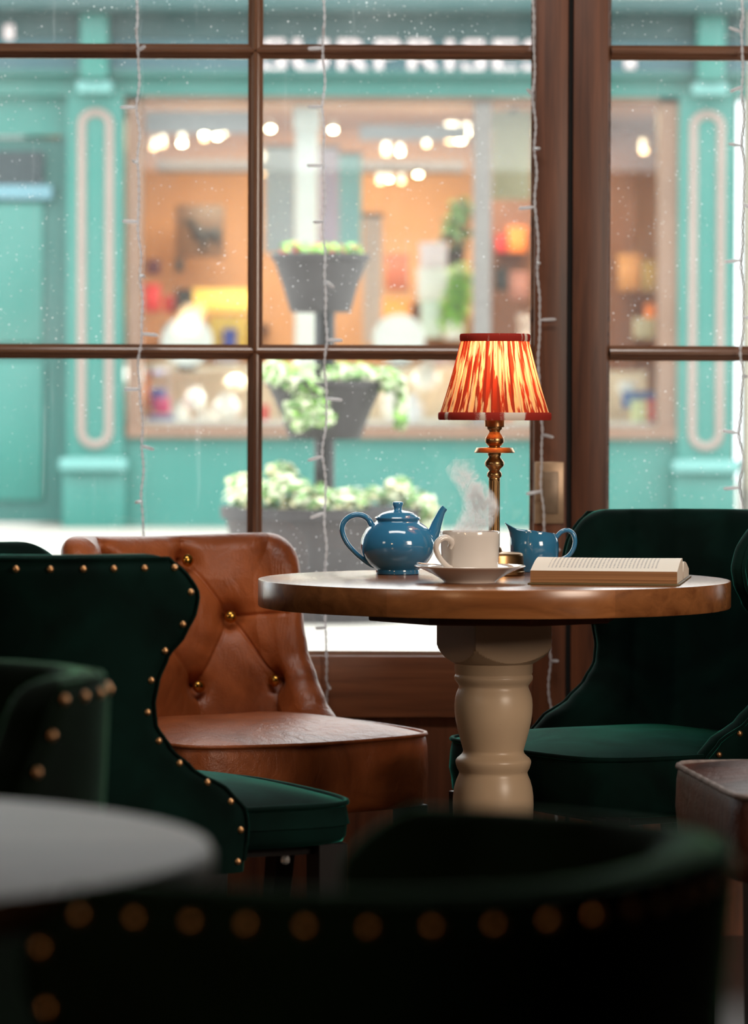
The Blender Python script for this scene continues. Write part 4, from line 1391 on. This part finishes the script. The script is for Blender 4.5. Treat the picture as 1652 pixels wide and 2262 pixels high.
sbox(850, 560, 900, 640, 2.55, shop_mat('rust', (150, 74, 44)), 'rust coloured box on the shelf right of the planter')
sbox(840, 660, 905, 720, 2.2, shop_mat('amber', (214, 140, 60)), 'amber box low on the back wall right of the planter')
svase(430, 855, 905, 22, .6, W_, 'round white vase in the middle of the lower left display')
svase(500, 870, 925, 32, .5, W_, 'wide white vase next to the window bar at the lower left')
svase(305, 905, 955, 15, .25, W_, 'slim white vase in the lower left corner of the shop window')
svase(395, 890, 945, 24, .35, shop_mat('chalk', (240, 236, 230)), 'chalky vase in front of the round white one')
svase(455, 905, 948, 26, .3, shop_mat('shell', (236, 226, 216)), 'shell coloured vase on the bottom shelf')
svase(520, 815, 862, 26, .7, shop_mat('ivory', (230, 216, 190)), 'ivory vase below the blue box in the shop window')
svase(940, 800, 860, 30, .5, W_, 'white vase low in the window left of the lamp shade')
svase(865, 845, 925, 22, .4, W_, 'white vase right of the middle planter pot')
svase(910, 870, 935, 26, .3, shop_mat('pearl', (232, 232, 238)), 'pearl vase between the planter and the lamp')
svase(1015, 885, 940, 30, .35, CRM, 'cream vase under the left edge of the lamp shade')
svase(1110, 880, 940, 24, .4, ORG, 'orange vase under the lamp shade in the right bay')
svase(800, 925, 955, 14, .2, W_, 'tiny white vase at the foot of the middle planter pot')
sbowl(350, 800, 830, 30, .7, W_, 'white bowl on the left of the raised cream shelf')
sbowl(500, 790, 806, 34, .7, LIL, 'lilac bowl on the raised cream shelf')
sbowl(960, 925, 948, 40, .25, W_, 'white bowl at the bottom of the window left of the lamp stem')
sbowl(975, 790, 806, 36, .7, LIL, 'lilac bowl on the raised shelf beside the lamp shade')

# leafy plants
def leaf_mesh(name, centers, n, size, mats, parent=None, seed=1, droop=0.0):
    rg = random.Random(seed)
    bm = bmesh.new()
    for i in range(n):
        c = centers[rg.randrange(len(centers))]
        d = Vector((rg.gauss(0, 1), rg.gauss(0, 1), rg.gauss(0, 1))).normalized() * (rg.random() ** .4)
        p = Vector((c[0] + d.x * c[3], c[1] + d.y * c[4], c[2] + d.z * c[5]))
        nrm = (d + Vector((0, -.3, .8)) + Vector((rg.uniform(-.6, .6), rg.uniform(-.6, .6), rg.uniform(-.6, .6)))).normalized()
        t = nrm.orthogonal().normalized(); t.rotate(Matrix.Rotation(rg.uniform(0, 6.28), 3, nrm)); b = nrm.cross(t)
        L = size * rg.uniform(.6, 1.3); w = L * .42
        v = [bm.verts.new(p + q) for q in (-t * L, -t * L * .3 + b * w + nrm * L * .12, t * L * .35 + b * w * .8 + nrm * L * .1, t * L, t * L * .35 - b * w * .8 + nrm * L * .1, -t * L * .3 - b * w + nrm * L * .12)]
        mid0, mid1 = bm.verts.new(p - t * L * .3), bm.verts.new(p + t * L * .35)
        mi = rg.randrange(len(mats))
        for q in ((v[0], v[1], mid0), (v[1], v[2], mid1, mid0), (v[2], v[3], mid1), (v[0], mid0, v[5]), (mid0, mid1, v[4], v[5]), (mid1, v[3], v[4])):
            f = bm.faces.new(q); f.material_index = mi
    return finish(name, bm, mats, parent, recalc=False, angle=80)
def leafm(n, c):
    t = NT('leaf_' + n)
    t.set(Base_Color=srgb(*c), Roughness=.5, Subsurface_Weight=0.0)
    return t.m
LG, LW, LD, LY_ = leafm('green', (118, 160, 92)), leafm('cream', (216, 222, 190)), leafm('dark', (66, 104, 60)), leafm('lime', (150, 206, 92))
e = sitem('potted_plant', 'tall bright green leafy plant inside the shop window, right of the planter', 'plant', 1000, 745, .6)
leaf_mesh('foliage', [(0, 0, .14, .08, .08, .14), (.03, 0, .28, .07, .07, .12)], 320, .035, [LG, LY_, LY_], e, 5)
svase_mat = W_
lathed('pot', [(0, -.01), (.05, -.01), (.065, .09), (.06, .09), (0, .08)], W_, e, 20)
e = sitem('potted_plant', 'dark leafy plant high inside the shop, beside the grey mullion', 'plant', 1000, 560, 1.9)
leaf_mesh('foliage', [(0, 0, .12, .10, .08, .12), (.04, 0, .24, .06, .06, .08)], 260, .035, [LD, leafm('black', (40, 48, 36))], e, 6)
lathed('pot', [(0, -.08), (.05, -.08), (.065, .02), (.06, .02), (0, .0)], K_, e, 20)

# ---- tiered planter in the street
PY_ = 11.4
def plx(px): return X(px, PY_)
def plz(py): return zof(py, PY_)
pln = empty('tiered_planter', (plx(716), PY_, GZ))
tag(pln, 'three-tier dark planter on a black pole standing in the street outside the window', 'planter')
potm = plain('charcoal_plastic', srgb(54, 50, 52), .6, 0, .12, 6)
def pot(cx, ptop, pbot, rt, rb, nm):
    k = PY_ / F
    z1, z0 = plz(ptop) - GZ, max(0, plz(pbot) - GZ)
    rt, rb = rt * k, rb * k
    h = z1 - z0
    return lathed('pot', [(0, z0), (rb, z0), (rb + (rt - rb) * .45, z0 + h * .5), (rt * .955, z1 - h * .1), (rt, z1 - h * .1), (rt * 1.01, z1), (rt * .95, z1), (rt * .92, z1 - h * .08), (0, z1 - h * .1)], potm, pln, 48, (plx(cx) - plx(716), 0, 0), cap=False)
pot(706, 563, 690, 108, 66, 'upper')
pot(717, 842, 970, 132, 78, 'middle')
pot(716, 1120, 1376, 228, 170, 'lower')
lathed('pole', [(.030, .2), (.030, plz(560) - GZ - .05), (0, plz(560) - GZ - .05)], K_, pln, 20)
k = PY_ / F
def pc(px, py, rx, ry, rz): return ((px - 716) * k, 0, plz(py) - plz(0) , rx * k, ry * k, rz * k)
def plant(label, cs, n, size, mats, seed, base):
    e = empty('trailing_plant', (plx(716), PY_, plz(base)))
    tag(e, label, 'plant', None)
    cc = [((px - 716) * k, dy * k, plz(py) - plz(base), rx * k, ry * k, rz * k) for (px, py, dy, rx, ry, rz) in cs]
    leaf_mesh('foliage', cc, n, size, mats, e, seed)
    return e
plant('low green plants with a few red flowers in the top pot of the planter', [(650, 550, -20, 40, 50, 14), (720, 550, 20, 50, 60, 12), (775, 550, -10, 25, 50, 12)], 200, .016, [LG, LY_, LY_, leafm('red', (214, 90, 90))], 11, 560)
plant('pale variegated ivy trailing over the front of the middle planter pot', [(640, 830, -90, 60, 60, 34), (690, 880, -110, 44, 30, 50), (660, 910, -120, 34, 20, 44), (700, 920, -120, 44, 20, 22), (780, 828, -40, 70, 60, 16), (612, 822, -60, 34, 60, 26), (860, 840, -40, 30, 40, 28), (884, 900, -30, 14, 30, 60), (760, 815, 20, 90, 60, 12)], 1500, .017, [LG, LW, LW, leafm('pale', (176, 198, 150)), LY_], 12, 840)
plant('cream and green trailing ivy filling the wide bottom planter pot', [(560, 1090, -60, 64, 90, 38), (640, 1080, -120, 60, 70, 44), (700, 1100, -150, 60, 60, 34), (760, 1105, -150, 60, 60, 30), (880, 1080, -60, 30, 60, 28), (920, 1110, -60, 44, 60, 32), (940, 1160, -50, 30, 50, 50), (530, 1075, 0, 30, 60, 30), (820, 1095, 0, 100, 80, 20), (620, 1045, 0, 34, 60, 24)], 1900, .019, [LG, LW, LW, leafm('straw', (214, 206, 160)), LG], 13, 1110)

# ------------------------------------------------------------------ light
wd = bpy.data.worlds.new('overcast_sky')
sc.world = wd
wd.use_nodes = True
wt = wd.node_tree
bg = wt.nodes['Background']
tc = wt.nodes.new('ShaderNodeTexCoord'); sp = wt.nodes.new('ShaderNodeSeparateXYZ'); rp = wt.nodes.new('ShaderNodeValToRGB')
wt.links.new(tc.outputs['Generated'], sp.inputs[0]); wt.links.new(sp.outputs['Z'], rp.inputs['Fac'])
rp.color_ramp.elements[0].color = (.80, .86, .90, 1); rp.color_ramp.elements[1].color = (1, 1, 1, 1); rp.color_ramp.elements[1].position = .6
wt.links.new(rp.outputs['Color'], bg.inputs['Color'])
bg.inputs['Strength'].default_value = 4.8

def area(name, loc, target, size, energy, color, sy=None, spread=None):
    l = bpy.data.lights.new(name, 'AREA'); l.energy = energy; l.color = color
    l.shape = 'RECTANGLE'; l.size = size; l.size_y = sy or size
    if spread: l.spread = R(spread)
    o = bpy.data.objects.new(name, l); COL.objects.link(o)
    o.location = loc
    o.rotation_mode = 'QUATERNION'
    o.rotation_quaternion = (Vector(target) - Vector(loc)).to_track_quat('-Z', 'Y')
    return o
# unseen fill lights for the cafe room, and lamps of the shop
area('cafe_fill_light', (1.75, 3.9, 1.5), (.2, 6.6, .5), .8, 38, (1, .84, .69), .8)
area('cafe_fill_light', (-2.9, 3.3, 1.9), (-.2, 6.9, .6), .6, 7, (1, .86, .7), .6)
area('shop_shelf_fill', (fx(680), FY + .62, fz(818)), (fx(680), FY + .35, fz(945)), 1.7, 26, (1, .95, .86), .1)  # strip light added to brighten the goods on the display shelf
area('cafe_ceiling_fill', (0, 5.5, 2.86), (.1, 6.6, .2), 1.6, 34, (1, .94, .87), .6)  # added overhead as broad fill for the panelling below the window
area('cafe_fill_light', (-1.9, .5, 1.9), (0, 2.4, .6), .3, 15, (1, .62, .34), .3)  # small warm light added to bring up the studs on the near chair
area('shop_lamp', (fx(560), FY + 1.6, fz(222)), (fx(560), FY + 1.8, 0), 1.2, 75, (1, .84, .64), 1.0)
area('shop_lamp', (fx(930), FY + 1.6, fz(222)), (fx(930), FY + 1.8, 0), 1.0, 75, (1, .84, .64), 1.0)
area('shop_lamp', (fx(1300), FY + 1.2, fz(222)), (fx(1300), FY + 1.2, 0), .6, 30, (1, .78, .5), .6)

sc.view_settings.view_transform = 'Standard'
sc.view_settings.look = 'None'
sc.view_settings.gamma = 1
sc.view_settings.use_curve_mapping = False
sc.view_settings.exposure = 0.0
cy_ = sc.cycles
cy_.use_denoising = True
cy_.max_bounces = 8
cy_.adaptive_threshold = .05
cy_.diffuse_bounces = 4
cy_.glossy_bounces = 4
cy_.transparent_max_bounces = 16
cy_.volume_bounces = 3
cy_.sample_clamp_indirect = 8
cy_.volume_step_rate = .8
